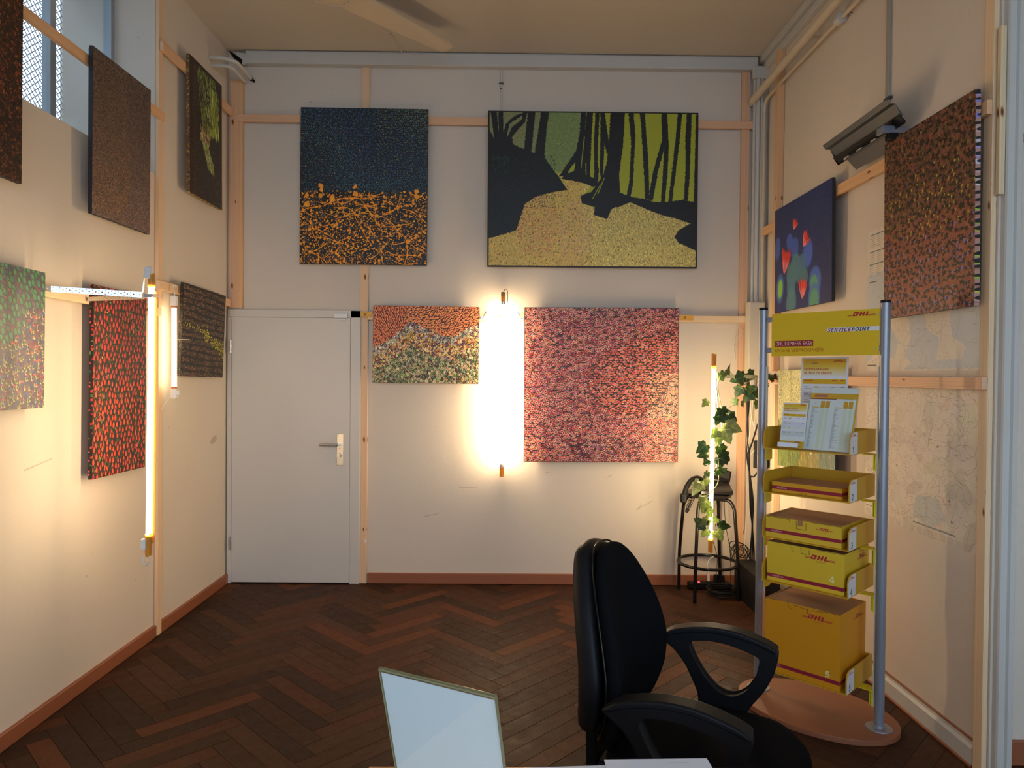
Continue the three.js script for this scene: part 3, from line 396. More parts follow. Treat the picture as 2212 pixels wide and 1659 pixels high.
    for (const [x, y, s] of [[0.42, 0.7, 22], [0.1, 0.69, 14], [0.2, 0.71, 12], [0.3, 0.7, 15], [0.62, 0.78, 12], [0.14, 0.8, 12]]) { for (let k = 0; k < 6; k++) { const a = k * 1.047; ell(g, x * w + Math.cos(a) * s * 0.75, y * h + Math.sin(a) * s * 0.75, s * 0.55, s * 0.34, a, '#f1ead2'); } ell(g, x * w, y * h, s * 0.3, s * 0.3, 0, '#c79a3a'); }
  },
};
const stretcherMat = mat({ map: pine([196, 158, 112], 0), roughness: 0.7 });
// a stretched canvas: front face, wrapped edges and the wooden stretcher behind it
function painting(kind, label, wall, along, y, w, h, lean, roll, edge, ppm = 820, off = 0.067) {
  const front = mat({ map: tex(Math.round(w * ppm), Math.round(h * ppm), paints[kind]), roughness: 0.5 });
  front.bumpMap = front.map; front.bumpScale = 0.0008;
  const pos = wall === 'B' ? [along, y, ZB + off - 0.024] : wall === 'L' ? [XL + off - 0.024, y, along] : [XR - off + 0.024, y, along];
  const o = thing('painting', label, 'painting', pos, wall === 'B' ? 0 : wall === 'L' ? Math.PI / 2 : -Math.PI / 2);
  o.rotation.x = lean; o.rotation.z = roll;
  const e = edge ?? M.black, T = 0.0195, c = bx(w - 0.003, h - 0.003, 0.002, 0, 0, 0.023);
  part('canvas_face', c, [e, e, e, e, front, stretcherMat], o);
  const k = 0.014, bars = [rbx(w, k, T, 0.003, 0, h / 2 - k / 2, 0.0135, 1), rbx(w, k, T, 0.003, 0, -h / 2 + k / 2, 0.0135, 1), bx(k, h - 2 * k, T, -w / 2 + k / 2, 0, 0.0135), bx(k, h - 2 * k, T, w / 2 - k / 2, 0, 0.0135)], g = merge(bars);
  const p = g.attributes.position, uv = g.attributes.uv; for (let i = 0; i < p.count; i++) uv.setXY(i, p.getZ(i) + p.getX(i), p.getY(i));
  part('canvas_edge', g, e, o);
  return o;
}
const edgeTex = (f, w = 64, h = 1024) => mat({ map: tex(w, h, f, [1 / 0.06, 1 / 0.9]), roughness: 0.6 });
const blackEdge = mat({ color: lin(0.012, 0.011, 0.014), roughness: 0.6 });
const petalEdge = edgeTex((g, w, h) => { g.fillStyle = '#140d0c'; g.fillRect(0, 0, w, h); for (let i = 0; i < 40; i++) { ell(g, rr(0, w), i * h / 40 + rr(-6, 6), rr(14, 30), rr(4, 9), rr(-0.4, 0.4), rgb(rnd() < 0.75 ? [190, 58, 48] : [70, 100, 50], 24)); ell(g, rr(0, w), (i + 0.5) * h / 40, 26, 9, 0, '#120b0b'); } });
const leafEdge = edgeTex((g, w, h) => { g.fillStyle = '#b48a7a'; g.fillRect(0, 0, w, h); for (let i = 0; i < 30; i++) { const y = (i + rr(-0.2, 0.2)) * h / 30; g.fillStyle = rgb(i > 12 ? pick([[206, 200, 204], [186, 150, 136], [150, 140, 200]]) : pick([[180, 120, 100], [196, 186, 60], [150, 180, 60]]), 14); g.fillRect(0, y, w, 22); g.fillStyle = '#17110f'; g.beginPath(); g.ellipse(rr(0.2, 0.8) * w, y + 4, w * 0.7, rr(6, 11), 0.12, 0, 7); g.fill(); } });
const treeEdge = edgeTex((g, w, h) => { g.fillStyle = '#6a4a22'; g.fillRect(0, 0, w, h); for (let i = 0; i < 500; i++) ell(g, rr(0, w), rr(0, h), rr(2, 8), rr(2, 7), rr(0, 3), rgb(pick([[150, 96, 30], [190, 160, 40], [80, 50, 30], [120, 100, 110]]), 20)); });
const brickEdge = edgeTex((g, w, h) => { g.fillStyle = '#120d0b'; g.fillRect(0, 0, w, h); for (let i = 0; i < 220; i++) ell(g, rr(0, w), rr(0, h), rr(2, 10), rr(1, 3), rr(0, 3), rgb(pick([[96, 56, 40], [150, 96, 50], [60, 80, 60]]), 20)); });
const paleEdge = mat({ color: lin(0.03, 0.03, 0.028), roughness: 0.6 });
painting('rust', 'dark rust brown speckled canvas at the top left corner beside the barred window', 'L', -2.643, 2.725, 0.6, 0.8, 0.006, -0.004, blackEdge);
painting('dusk', 'dim brownish purple dotted canvas with black edges hanging before the barred window', 'L', -3.711, 2.72, 0.555, 0.80, 0.011, 0.011, blackEdge);
painting('tree', 'dark canvas with light green foliage high on the left wall near the corner', 'L', -4.729, 3.117, 0.507, 0.864, -0.005, 0.004, treeEdge);
painting('meadowDots', 'canvas of green ovals over small yellow dabs at the left edge of the view', 'L', -2.784, 1.692, 0.6, 0.583, 0.007, -0.004, blackEdge);
painting('petals', 'tall canvas packed with red petals on black behind the long glowing tube', 'L', -3.693, 1.504, 0.504, 0.945, 0.005, -0.007, petalEdge);
painting('bricks', 'dark brick pattern canvas with a yellow ivy vine beside the door', 'L', -4.707, 1.816, 0.655, 0.579, 0.030, -0.018, brickEdge);
painting('blueOrange', 'large upright canvas, dark blue dots above splashed orange, over the door side', 'B', -1.05, 2.923, 0.927, 1.136, 0.004, -0.004, blackEdge);
painting('forest', 'large landscape canvas of black tree trunks and a yellow path through forest', 'B', 0.622, 2.918, 1.537, 1.137, -0.001, 0.002, blackEdge, 760);
painting('hill', 'small landscape canvas of an orange sky above a colourful dotted mountain', 'B', -0.589, 1.773, 0.775, 0.565, 0.001, -0.007, mat({ color: lin(0.05, 0.018, 0.01), roughness: 0.6 }), 1000);
painting('redCells', 'big square canvas covered in small red ovals with pale outlines', 'B', 0.70, 1.49, 1.135, 1.134, 0.002, 0.004, mat({ color: lin(0.05, 0.03, 0.028), roughness: 0.6 }), 900);
painting('lilies', 'navy blue canvas with four red water lilies and round pads', 'R', -4.43, 2.344, 0.854, 0.698, 0.013, -0.006, blackEdge);
painting('leaves', 'brown canvas with rows of black and purple leaf dabs, highest on the right', 'R', -3.113, 2.272, 0.671, 0.851, 0.010, 0.001, leafEdge);
painting('spring', 'pale speckled meadow canvas with white flowers, partly hidden behind the display stand', 'R', -4.344, 1.29, 0.834, 0.64, 0.006, 0.004, paleEdge);

// ---------------------------------------------------------------- tube lamps
const tubeGlow = mat({ color: lin(0.9, 0.85, 0.7), emissive: lin(1, 0.86, 0.52), emissiveIntensity: 4, roughness: 0.3 });
function tubeLamp(label, x, y, z, len, tilt, o2 = {}) {
  const lamp = thing('tube_lamp', label, 'lamp', [x, y - len / 2 - 0.06, z]); const h = len / 2 + 0.06, R = o2.r ?? 0.013;
  lamp.rotation.z = tilt;
  part('glass_tube', cyl(R, R, len, 0, h, 0, 20), tubeGlow, lamp);
  for (const s of [-1, 1]) { const y1 = h + s * (len / 2 + 0.012); part('end_cap', merge([cyl(R + 0.0005, R + 0.0005, 0.024, 0, y1, 0, 20), rod(V(-0.006, y1, 0), V(-0.006, y1 + s * 0.022, 0), 0.0012, 6), rod(V(0.006, y1, 0), V(0.006, y1 + s * 0.022, 0), 0.0012, 6)]), M.zinc, lamp); }
  const e = R + 0.0012;
  for (let k = 0; k < 4; k++) {
    const l = new THREE.RectAreaLight(LAMP_COLOR, (o2.power ?? 1) * LAMP, R * 1.5, len - 0.01), t = k * Math.PI / 2;
    l.position.set(-Math.sin(t) * e, h, -Math.cos(t) * e); l.rotation.y = t; l.name = 'tube_lamp_light'; lamp.add(l);
  }
  return { lamp, h, R, len };
}
function sleeve(l, y, len, r = l.R + 0.003) {   // rolled piece of amber film, cut raggedly at its free end
  const g = new THREE.CylinderGeometry(r, r, len, 20, 3, true), p = g.attributes.position; for (let i = 0; i < p.count; i++) if (Math.abs(p.getY(i)) > len * 0.4) p.setY(i, p.getY(i) + Math.sin(Math.atan2(p.getZ(i), p.getX(i)) * 3) * 0.004);
  g.translate(0, y, 0); const m = M.gel; part('amber_film', g, m, l.lamp); m.side = THREE.DoubleSide;
}
const LC = tubeLamp('glowing tube lamp hanging upright on the far wall between mountain canvas and red canvas', -0.026, 1.488, -5.16, 1.16, 0.000, { power: 1.55 });
sleeve(LC, LC.h + 0.635, 0.062); sleeve(LC, LC.h - 0.636, 0.07);
part('socket', rbx(0.026, 0.03, 0.022, 0.004, -0.002, LC.h + 0.655, 0), M.darkGrey, LC.lamp); part('wire', pipe([[0, LC.h + 0.665, 0], [0.012, LC.h + 0.69, 0], [0.03, LC.h + 0.68, 0], [0.031, LC.h + 0.6, -0.01], [0.022, LC.h + 0.52, -0.02]], 0.002), M.cable, LC.lamp);
const LR = tubeLamp('glowing tube lamp wound with ivy in front of the black stool', 1.37, 1.05, -4.70, 1.16, -0.006);
sleeve(LR, LR.h + 0.61, 0.1); sleeve(LR, LR.h - 0.615, 0.09);
part('wire', pipe([[0.004, LR.h + 0.56, 0.01], [0.03, LR.h + 0.5, 0.0], [0.022, LR.h + 0.38, 0], [0.06, LR.h + 0.2, -0.01], [0.07, LR.h + 0.05, 0], [0.03, LR.h - 0.1, -0.01]], 0.0022), M.whiteCable, LR.lamp);
part('wire', pipe([[0.01, LR.h + 0.5, 0], [0.02, LR.h + 0.42, 0.01], [0.035, LR.h + 0.24, 0.012]], 0.0035), M.whiteCable, LR.lamp);
part('wire', pipe([[0.002, LR.h - 0.66, 0], [0.004, LR.h - 0.69, 0], [-0.004, LR.h - 0.72, 0], [0.006, LR.h - 0.75, 0.002]], 0.002), M.whiteCable, LR.lamp);
const LL = tubeLamp('longest glowing tube lamp standing out from the left wall beside the red petal canvas', -1.646, 1.377, -3.286, 1.16, -0.0085, { power: 0.76 });
sleeve(LL, LL.h + 0.60, 0.06); sleeve(LL, LL.h - 0.62, 0.10);
part('socket', rbx(0.027, 0.055, 0.024, 0.004, -0.012, LL.h + 0.635, 0.006), M.whitePlastic, LL.lamp); part('socket', rbx(0.022, 0.05, 0.022, 0.004, -0.018, LL.h - 0.615, 0.006), M.whitePlastic, LL.lamp);
part('wire', pipe([[-0.014, LL.h + 0.66, 0], [-0.03, LL.h + 0.65, 0], [-0.036, LL.h + 0.6, 0], [-0.045, LL.h + 0.555, -0.01], [-0.06, LL.h + 0.54, -0.02]], 0.004), M.whiteCable, LL.lamp);
part('wire_loop', new THREE.TorusGeometry(0.017, 0.0035, 8, 28).scale(0.8, 1.25, 1).translate(-0.012, LL.h - 0.69, 0), M.whiteCable, LL.lamp);
part('clamp', merge([rbx(0.05, 0.02, 0.034, 0.003, -0.004, LL.h + 0.53, 0), cyl(0.006, 0.006, 0.05, 0, 0, 0, 12).rotateX(Math.PI / 2).translate(0.014, LL.h + 0.53, 0)]), M.zinc, LL.lamp);
part('channel', bx(0.005, 1.16, 0.016, 0.0185, LL.h - 0.03, -0.005), M.gel, LL.lamp);
const LS = tubeLamp('short glowing tube lamp with white sockets beside the dark brick canvas', -1.985, 1.705, -4.262, 0.47, 0.004, { power: 0.2, r: 0.0145 });
for (const s of [-1, 1]) { part('socket', merge([rbx(0.034, 0.062, 0.03, 0.005, 0, LS.h + s * 0.277, 0), ...(s < 0 ? [rbx(0.02, 0.03, 0.02, 0.004, 0.02, LS.h - 0.272, 0)] : [])]), M.whitePlastic, LS.lamp); part('orange_ring', cyl(0.0165, 0.0165, 0.01, 0, LS.h + s * 0.241, 0), M.orangeTape, LS.lamp); }
part('wire', pipe([[0, LS.h + 0.305, 0], [0.004, LS.h + 0.33, 0], [-0.012, LS.h + 0.355, -0.01], [-0.004, LS.h + 0.375, -0.016], [0.01, LS.h + 0.36, -0.012]], 0.003), M.whiteCable, LS.lamp);
part('wire', pipe([[-0.012, LS.h - 0.30, 0], [-0.05, LS.h - 0.3, -0.01], [-0.09, LS.h - 0.33, -0.01], [-0.118, LS.h - 0.37, 0.01]].map(([a, b, c]) => [a * 0.4, b, c - a * 0.45]), 0.0022), M.whiteCable, LS.lamp);
part('tie_rod', rod(V(-0.05, LS.h + 0.045, 0.02), V(0.095, LS.h + 0.045, 0.006), 0.0022, 8), M.whiteCable, LS.lamp);
// perforated metal straps that hold the tubes off the wall
function strap(label, pts, w = 0.02, parent) {
  const list = [];
  for (let i = 1; i < pts.length; i++) {
    const a = V(...pts[i - 1]), b = V(...pts[i]), L = a.distanceTo(b), s = poly([[0, -w / 2], [L, -w / 2], [L, w / 2], [0, w / 2]]);
    for (let x = 0.008, k = 0; x < L - 0.006; x += 0.0125, k++) for (const y of k % 2 ? [0] : [-w * 0.27, w * 0.27]) { const h = new THREE.Path(); h.absarc(x, y, k % 2 ? 0.0032 : 0.0022, 0, Math.PI * 2, true); s.holes.push(h); }
    const g = new THREE.ExtrudeGeometry(s, { depth: 0.0015, bevelEnabled: false, curveSegments: 4 }).translate(0, 0, -0.00075), X = b.clone().sub(a).normalize(), Z = X.clone().cross(V(0, 1, 0)).normalize(), Y = Z.clone().cross(X);
    g.applyMatrix4(new THREE.Matrix4().makeBasis(X, Y, Z).setPosition(a)); list.push(g);
  }
  return tag(part('perforated_strap', merge(list), M.zinc, scene), label, 'strap');
}
strap('bent perforated metal strap holding the middle tube off the far wall', [[-0.192, 1.975, B2 + 0.002], [-0.178, 1.975, B2 + 0.002], [-0.150, 2.012, -5.1435], [0.085, 2.007, -5.1435], [0.112, 1.967, B2 + 0.002], [0.13, 1.967, B2 + 0.002]], 0.018);
strap('long bright perforated metal strap from the left edge canvas to the long tube', [[L2 + 0.002, 1.918, -3.100], [L2 + 0.018, 1.917, -3.13], [-1.672, 1.910, -3.272]], 0.026);
strap('second perforated metal strap from beside the red petal canvas to the long tube', [[L2 + 0.002, 1.902, -3.425], [L2 + 0.016, 1.902, -3.41], [-1.672, 1.903, -3.292]], 0.020);
strap('straight perforated metal strap from the right wall to the ivy tube', [[R2 - 0.002, 1.560, -4.86], [1.39, 1.562, -4.715]], 0.024);

// ---------------------------------------------------------------- ceiling fan, pipes, conduits
{
  const f = thing('ceiling_fan', 'pale metal ceiling fan with a long tapering blade', 'fan', [-1.03, 3.74, -4.12]);
  part('hub', new THREE.LatheGeometry([[0, -0.02], [0.06, -0.02], [0.105, -0.012], [0.125, 0.012], [0.125, 0.05], [0.11, 0.07], [0.04, 0.075], [0.03, 0.1], [0.06, 0.13], [0.075, 0.168], [0, 0.169]].map((p) => new THREE.Vector2(...p)), 40), M.creamPipe, f);
  part('hub_ring', new THREE.TorusGeometry(0.115, 0.004, 8, 48).rotateX(Math.PI / 2).translate(0, -0.008, 0), M.whitePaint, f);
  const s = poly([[0.13, -0.088], [0.2, -0.098], [0.5, -0.083], [0.93, -0.06], [0.965, -0.03], [0.965, 0.045], [0.94, 0.06], [0.5, 0.084], [0.2, 0.098], [0.13, 0.085]]);
  const blade = () => { const g = extr(s, 0.008, 0.002), p = g.attributes.position; for (let i = 0; i < p.count; i++) { const y = p.getY(i), x = p.getX(i); p.setZ(i, p.getZ(i) - 0.020 * Math.max(0, -y - 0.02) / 0.06 + 0.0 * x); } g.computeVertexNormals(); return g.rotateX(-Math.PI / 2).rotateX(-0.16); };
  const dir = Math.atan2(0.763, 0.646);
  for (const k of [0, 1]) { const b = part('blade', blade(), M.creamPipe, f); b.position.y = 0.03; b.rotation.y = dir + k * Math.PI; const arm = part('blade_arm', rbx(0.16, 0.01, 0.05, 0.003, 0.13, 0.036, 0), M.whitePaint, f); arm.rotation.y = dir + k * Math.PI; }
}
tag(part('ceiling_wire', pipe([[-0.82, 3.903, -4.93], [-0.80, 3.905, -5.05], [-0.785, 3.905, -5.16], [-0.78, 3.89, -5.203]], 0.004, 24, 8), M.cream, scene), 'thin wire along the ceiling below the fan blade', 'wire');
{
  const c = thing('conduit', 'white bent double conduit high in the left corner', 'pipe', [-1.9, 3.7, -5.0]);
  part('tube', pipe([[-0.158, 0.02, 0.075], [-0.10, 0.02, 0.08], [-0.03, 0.012, 0.07], [0.012, 0.008, 0.03], [0.014, 0.008, -0.1], [0.014, 0.008, -0.262]], 0.013, 50, 12, 0.3), M.whitePaint, c);
  part('tube', pipe([[-0.158, -0.018, 0.04], [-0.11, -0.018, 0.042], [-0.05, -0.02, 0.035], [-0.028, -0.02, -0.005], [-0.026, -0.02, -0.1], [-0.026, -0.02, -0.22]], 0.012, 50, 12, 0.3), M.whitePaint, c);
  part('black_tape', merge([cyl(0.0145, 0.0145, 0.02).rotateX(Math.PI / 2).translate(0.014, 0.008, -0.24), rbx(0.014, 0.02, 0.01, 0.003, 0.03, -0.005, -0.25)]), M.black, c);
  const j = thing('cable_trunking_end', 'broken end of the ceiling trunking with dark loose wires in the left corner', 'trunking', [-1.98, 3.80, ZB + 0.03]);
  part('flap', rbx(0.085, 0.07, 0.003, 0.001, 0.015, 0.05, 0.03).rotateZ(-0.35), M.whitePaint, j);
  for (let i = 0; i < 5; i++) part('wire', pipe([[-0.055 + i * 0.01, 0.09 - i * 0.012, 0.035], [-0.02 + i * 0.012, 0.07 - i * 0.018, 0.04], [0.03, 0.035 - i * 0.008, 0.036], [0.055, 0.03, 0.0]], 0.005, 20, 6), M.cable, j);
}
{
  const p = thing('wall_pipe', 'thick cream pipe running under the ceiling along the right wall', 'pipe', [1.79, 3.58, -5.24]);
  part('tube', rod(V(0, 0.005, 0.015), V(0, 0.075, 2.6), 0.026, 20), M.creamPipe, p); part('end_cap', rod(V(0, 0.004, 0.012), V(0, 0.0, -0.006), 0.028, 20), M.creamPipe, p);
  for (const z of [0.9, 1.9]) part('bracket', bx(0.105, 0.012, 0.02, 0.055, 0.03 + z * 0.027, z), M.creamPipe, p);
  const q = thing('wall_pipe', 'thin cream pipe with a round coupling below the thick ceiling pipe', 'pipe', [1.865, 3.56, -5.2]);
  part('tube', pipe([[0, -2.0, 0.02], [0, -1.0, 0.02], [0, -0.12, 0.02], [0, -0.02, 0.025], [0, 0.01, 0.08], [0, 0.02, 0.4], [0, 0.02, 1.2], [0, 0.02, 2.5]], 0.0125, 90, 12, 0.2), M.creamPipe, q);
  part('coupling', merge([cyl(0.03, 0.03, 0.045, 0, 0, 0, 24).rotateX(Math.PI / 2).translate(0, 0.022, 1.19), new THREE.SphereGeometry(0.03, 20, 12).scale(1, 1, 0.5).translate(0, 0.022, 1.165)]), M.whitePaint, q);
  part('nail', rod(V(0.034, 0.02, 1.26), V(0.01, 0.022, 1.268), 0.003, 6), M.darkGrey, q);
  const v = thing('riser', 'group of white painted upright pipes boxed in the right corner', 'pipe', [1.84, 1.4, -5.235]);
  part('duct', rbx(0.085, 2.35, 0.06, 0.004, 0.018, 1.2, 0), M.whitePaint, v);
  for (const [x, z, r] of [[-0.034, 0.01, 0.011], [-0.012, 0.036, 0.010], [0.012, 0.037, 0.009]]) part('tube', cyl(r, r, 2.3, x, 1.2, z, 14), M.whitePaint, v);
  part('top_plate', rbx(0.12, 0.09, 0.02, 0.003, 0.0, 2.38, 0.04), M.whitePaint, v);
  const c = thing('wall_conduit', 'slim beige conduit coming down the right wall to the grey metal fixture', 'pipe', [XR - 0.008, 2.92, -3.545]);
  part('strip', rbx(0.016, 0.98, 0.026, 0.003, 0, 0.49, 0), mat({ color: lin(0.36, 0.31, 0.24), roughness: 0.5 }), c); part('clip', merge([rbx(0.022, 0.012, 0.05, 0.003, -0.004, 0.03, 0.01), rbx(0.018, 0.01, 0.02, 0.002, -0.004, 0.012, -0.03)]), M.darkGrey, c);
  const d = thing('wall_conduit', 'thin grey conduit with a clip above the forest canvas', 'pipe', [0.0, 3.45, ZB + 0.008]);
  part('strip', rbx(0.012, 0.36, 0.012, 0.003, -0.055, 0.18, 0), M.cream, d); part('clip', rbx(0.034, 0.01, 0.016, 0.003, -0.055, 0.255, 0.002), M.darkGrey, d); part('clip', rbx(0.014, 0.012, 0.014, 0.003, -0.055, 0.215, 0.002), M.darkGrey, d);
}
{ // grey folded metal lighting fixture on the right wall
  const f = thing('wall_fixture', 'grey folded sheet metal wall light fixture above the right wall canvases, unlit', 'light fixture', [1.80, 2.70, -3.6]);
  const prof = (pts) => { const g = extr(poly([...pts, ...pts.slice().reverse().map(([x, y]) => [x - 0.001, y + 0.003])]), 0.66).translate(0, 0, -0.33); return g; };
  part('upper_plate', prof([[-0.06, 0.14], [-0.045, 0.122], [-0.02, 0.122], [0.015, 0.075], [0.012, 0.062]]), M.darkGrey, f);
  part('inner_strip', prof([[0.0, 0.072], [0.03, 0.045], [0.028, 0.034]]), M.black, f);
  part('lower_plate', extr(poly([[0.0, 0.025], [0.012, 0.02], [0.06, -0.03], [0.063, -0.027], [0.014, 0.024], [0.0, 0.029]]), 0.40).translate(0, 0, -0.19), M.darkGrey, f);
  for (const z of [-0.2, -0.06, 0.08]) part('lamp_cap', rbx(0.014, 0.012, 0.05, 0.005, 0.012, 0.036, z), M.whitePaint, f);
  part('bracket_arm', merge([rbx(0.125, 0.034, 0.012, 0.002, 0.03, 0.036, 0.24), rbx(0.012, 0.034, 0.05, 0.002, -0.026, 0.036, 0.215)]), M.grey, f); part('end_block', rbx(0.04, 0.03, 0.05, 0.004, 0.02, 0.004, 0.23), M.black, f);
  part('wall_plate', rbx(0.05, 0.05, 0.3, 0.003, 0.073, 0.02, 0.0), M.darkGrey, f);
}
// ---------------------------------------------------------------- wall maps
function mapSheet(label, y0, y1, z0, z1, seed0, draw) {
  const H = y1 - y0, W = z1 - z0, t = tex(1024, Math.round(1024 * H / W), (g, w, h) => draw(g, w, h));
  const edge = M.paper, o = tag(part('wall_map', new THREE.BoxGeometry(W, H, 0.0016), [edge, edge, edge, edge, mat({ map: t, roughness: 0.6 }), edge], scene), label, 'map');
  o.position.set(XR - 0.0015, (y0 + y1) / 2, (z0 + z1) / 2); o.rotation.y = -Math.PI / 2; return o;
}
function roads(g, w, h, n, c, y0 = 0) { for (let i = 0; i < n; i++) { let x = rr(0, w), y = rr(y0, h), a = rr(0, 6.28); g.strokeStyle = `rgba(${c},${rr(0.15, 0.6)})`; g.lineWidth = rr(0.6, 2); g.beginPath(); g.moveTo(x, y); for (let k = 0; k < rr(5, 22); k++) { a += rr(-0.7, 0.7); x += Math.cos(a) * 15; y += Math.sin(a) * 15; g.lineTo(x, y); } g.stroke(); if (rnd() < 0.5) { g.fillStyle = `rgba(${c},0.5)`; g.fillRect(x, y, rr(6, 26), rr(1, 3)); } } }
mapSheet('faded upper wall map with grey sea, half hidden behind the brown leaf canvas', 1.595, 2.325, -3.727, -2.832, 1, (g, w, h) => {
  g.fillStyle = '#d8cdbb'; g.fillRect(0, 0, w, h); const sea = (pts) => { fillPoly(g, pts.map(([x, y]) => [x * w, y * h]), '#bfc3c4'); };
  sea([[0, 0.32], [0.22, 0.3], [0.3, 0.45], [0.26, 0.7], [0.34, 0.8], [0.3, 0.92], [0.12, 0.86], [0, 0.95]]); sea([[0.42, 0.62], [0.55, 0.58], [0.6, 0.75], [0.7, 0.8], [0.68, 0.96], [0.5, 0.98], [0.4, 0.9], [0.46, 0.78]]); sea([[0.78, 0.66], [1, 0.58], [1, 0.98], [0.86, 0.97], [0.9, 0.86], [0.8, 0.8]]); sea([[0.5, 0.93], [1, 0.94], [1, 0.99], [0.4, 0.99]]);
  roads(g, w, h, 260, '120,95,75'); for (const y of [0.03, 0.15, 0.24]) { g.fillStyle = '#59636a'; g.fillRect(w * 0.02, h * y, w * 0.22, 5); for (let i = 0; i < 18; i++) { g.fillStyle = 'rgba(120,110,105,0.6)'; g.fillRect(w * (0.02 + (i % 3) * 0.08), h * (y + 0.015 + Math.floor(i / 3) * 0.014), w * 0.06, 2); } }
  g.fillStyle = '#4a4a4a'; g.fillRect(w * 0.02, h * 0.365, w * 0.09, 5); g.fillRect(w * 0.015, h * 0.955, w * 0.1, 6); g.fillRect(w * 0.155, h * 0.945, 8, 20);
});
mapSheet('faded lower wall map with fine road lines below the right wall batten', 0.848, 1.57, -3.722, -2.83, 2, (g, w, h) => {
  g.fillStyle = '#d6c9b7'; g.fillRect(0, 0, w, h); for (let i = 0; i < 60; i++) ell(g, rr(0, w), rr(0, h), rr(20, 90), rr(20, 60), rr(0, 3), rgb([208, 196, 178], 8)); fillPoly(g, [[0.52, 0.76], [0.7, 0.74], [0.78, 0.86], [0.66, 0.93], [0.5, 0.9]].map(([x, y]) => [x * w, y * h]), '#b9bbb5');
  roads(g, w, h * 0.94, 520, '110,84,70'); roads(g, w, h * 0.9, 60, '60,52,62'); for (const [x, y] of [[0.82, 0.86], [0.7, 0.43], [0.5, 0.36], [0.8, 0.74], [0.34, 0.6]]) ell(g, x * w, y * h, 9, 6, 0.3, 'rgba(86,76,86,0.6)');
  g.save(); g.translate(w * 0.5, h * 0.93); g.fillStyle = '#6f7472'; g.fillRect(0, 0, w * 0.35, 7); g.restore(); g.fillStyle = '#5a5a5a'; g.fillRect(w * 0.02, h * 0.93, w * 0.14, 4); for (let i = 0; i < 90; i++) { g.fillStyle = 'rgba(140,120,100,0.55)'; g.fillRect(w * (0.02 + (i % 15) * 0.064), h * (0.955 + Math.floor(i / 15) * 0.007), w * 0.05, 1.5); }
});
// ---------------------------------------------------------------- white wall cabinets in the right corner
{
  const c = thing('wall_cabinet', 'flat cream fuse cabinet on the far wall in the right corner', 'cabinet', [1.815, 1.575, -5.22]);
  part('body', rbx(0.115, 0.53, 0.085, 0.004, 0, 0.265, 0.04), M.cream, c); part('door', rbx(0.105, 0.515, 0.008, 0.003, 0, 0.265, 0.087), M.cream, c);
  const e = thing('wall_cabinet', 'small cream junction box below the fuse cabinet behind the left stand post', 'cabinet', [1.845, 1.22, -5.20]);
  part('body', rbx(0.075, 0.22, 0.06, 0.005, 0, 0.11, 0.03), M.cream, e); part('lid', rbx(0.07, 0.21, 0.006, 0.002, 0, 0.11, 0.063), M.cream, e);
}

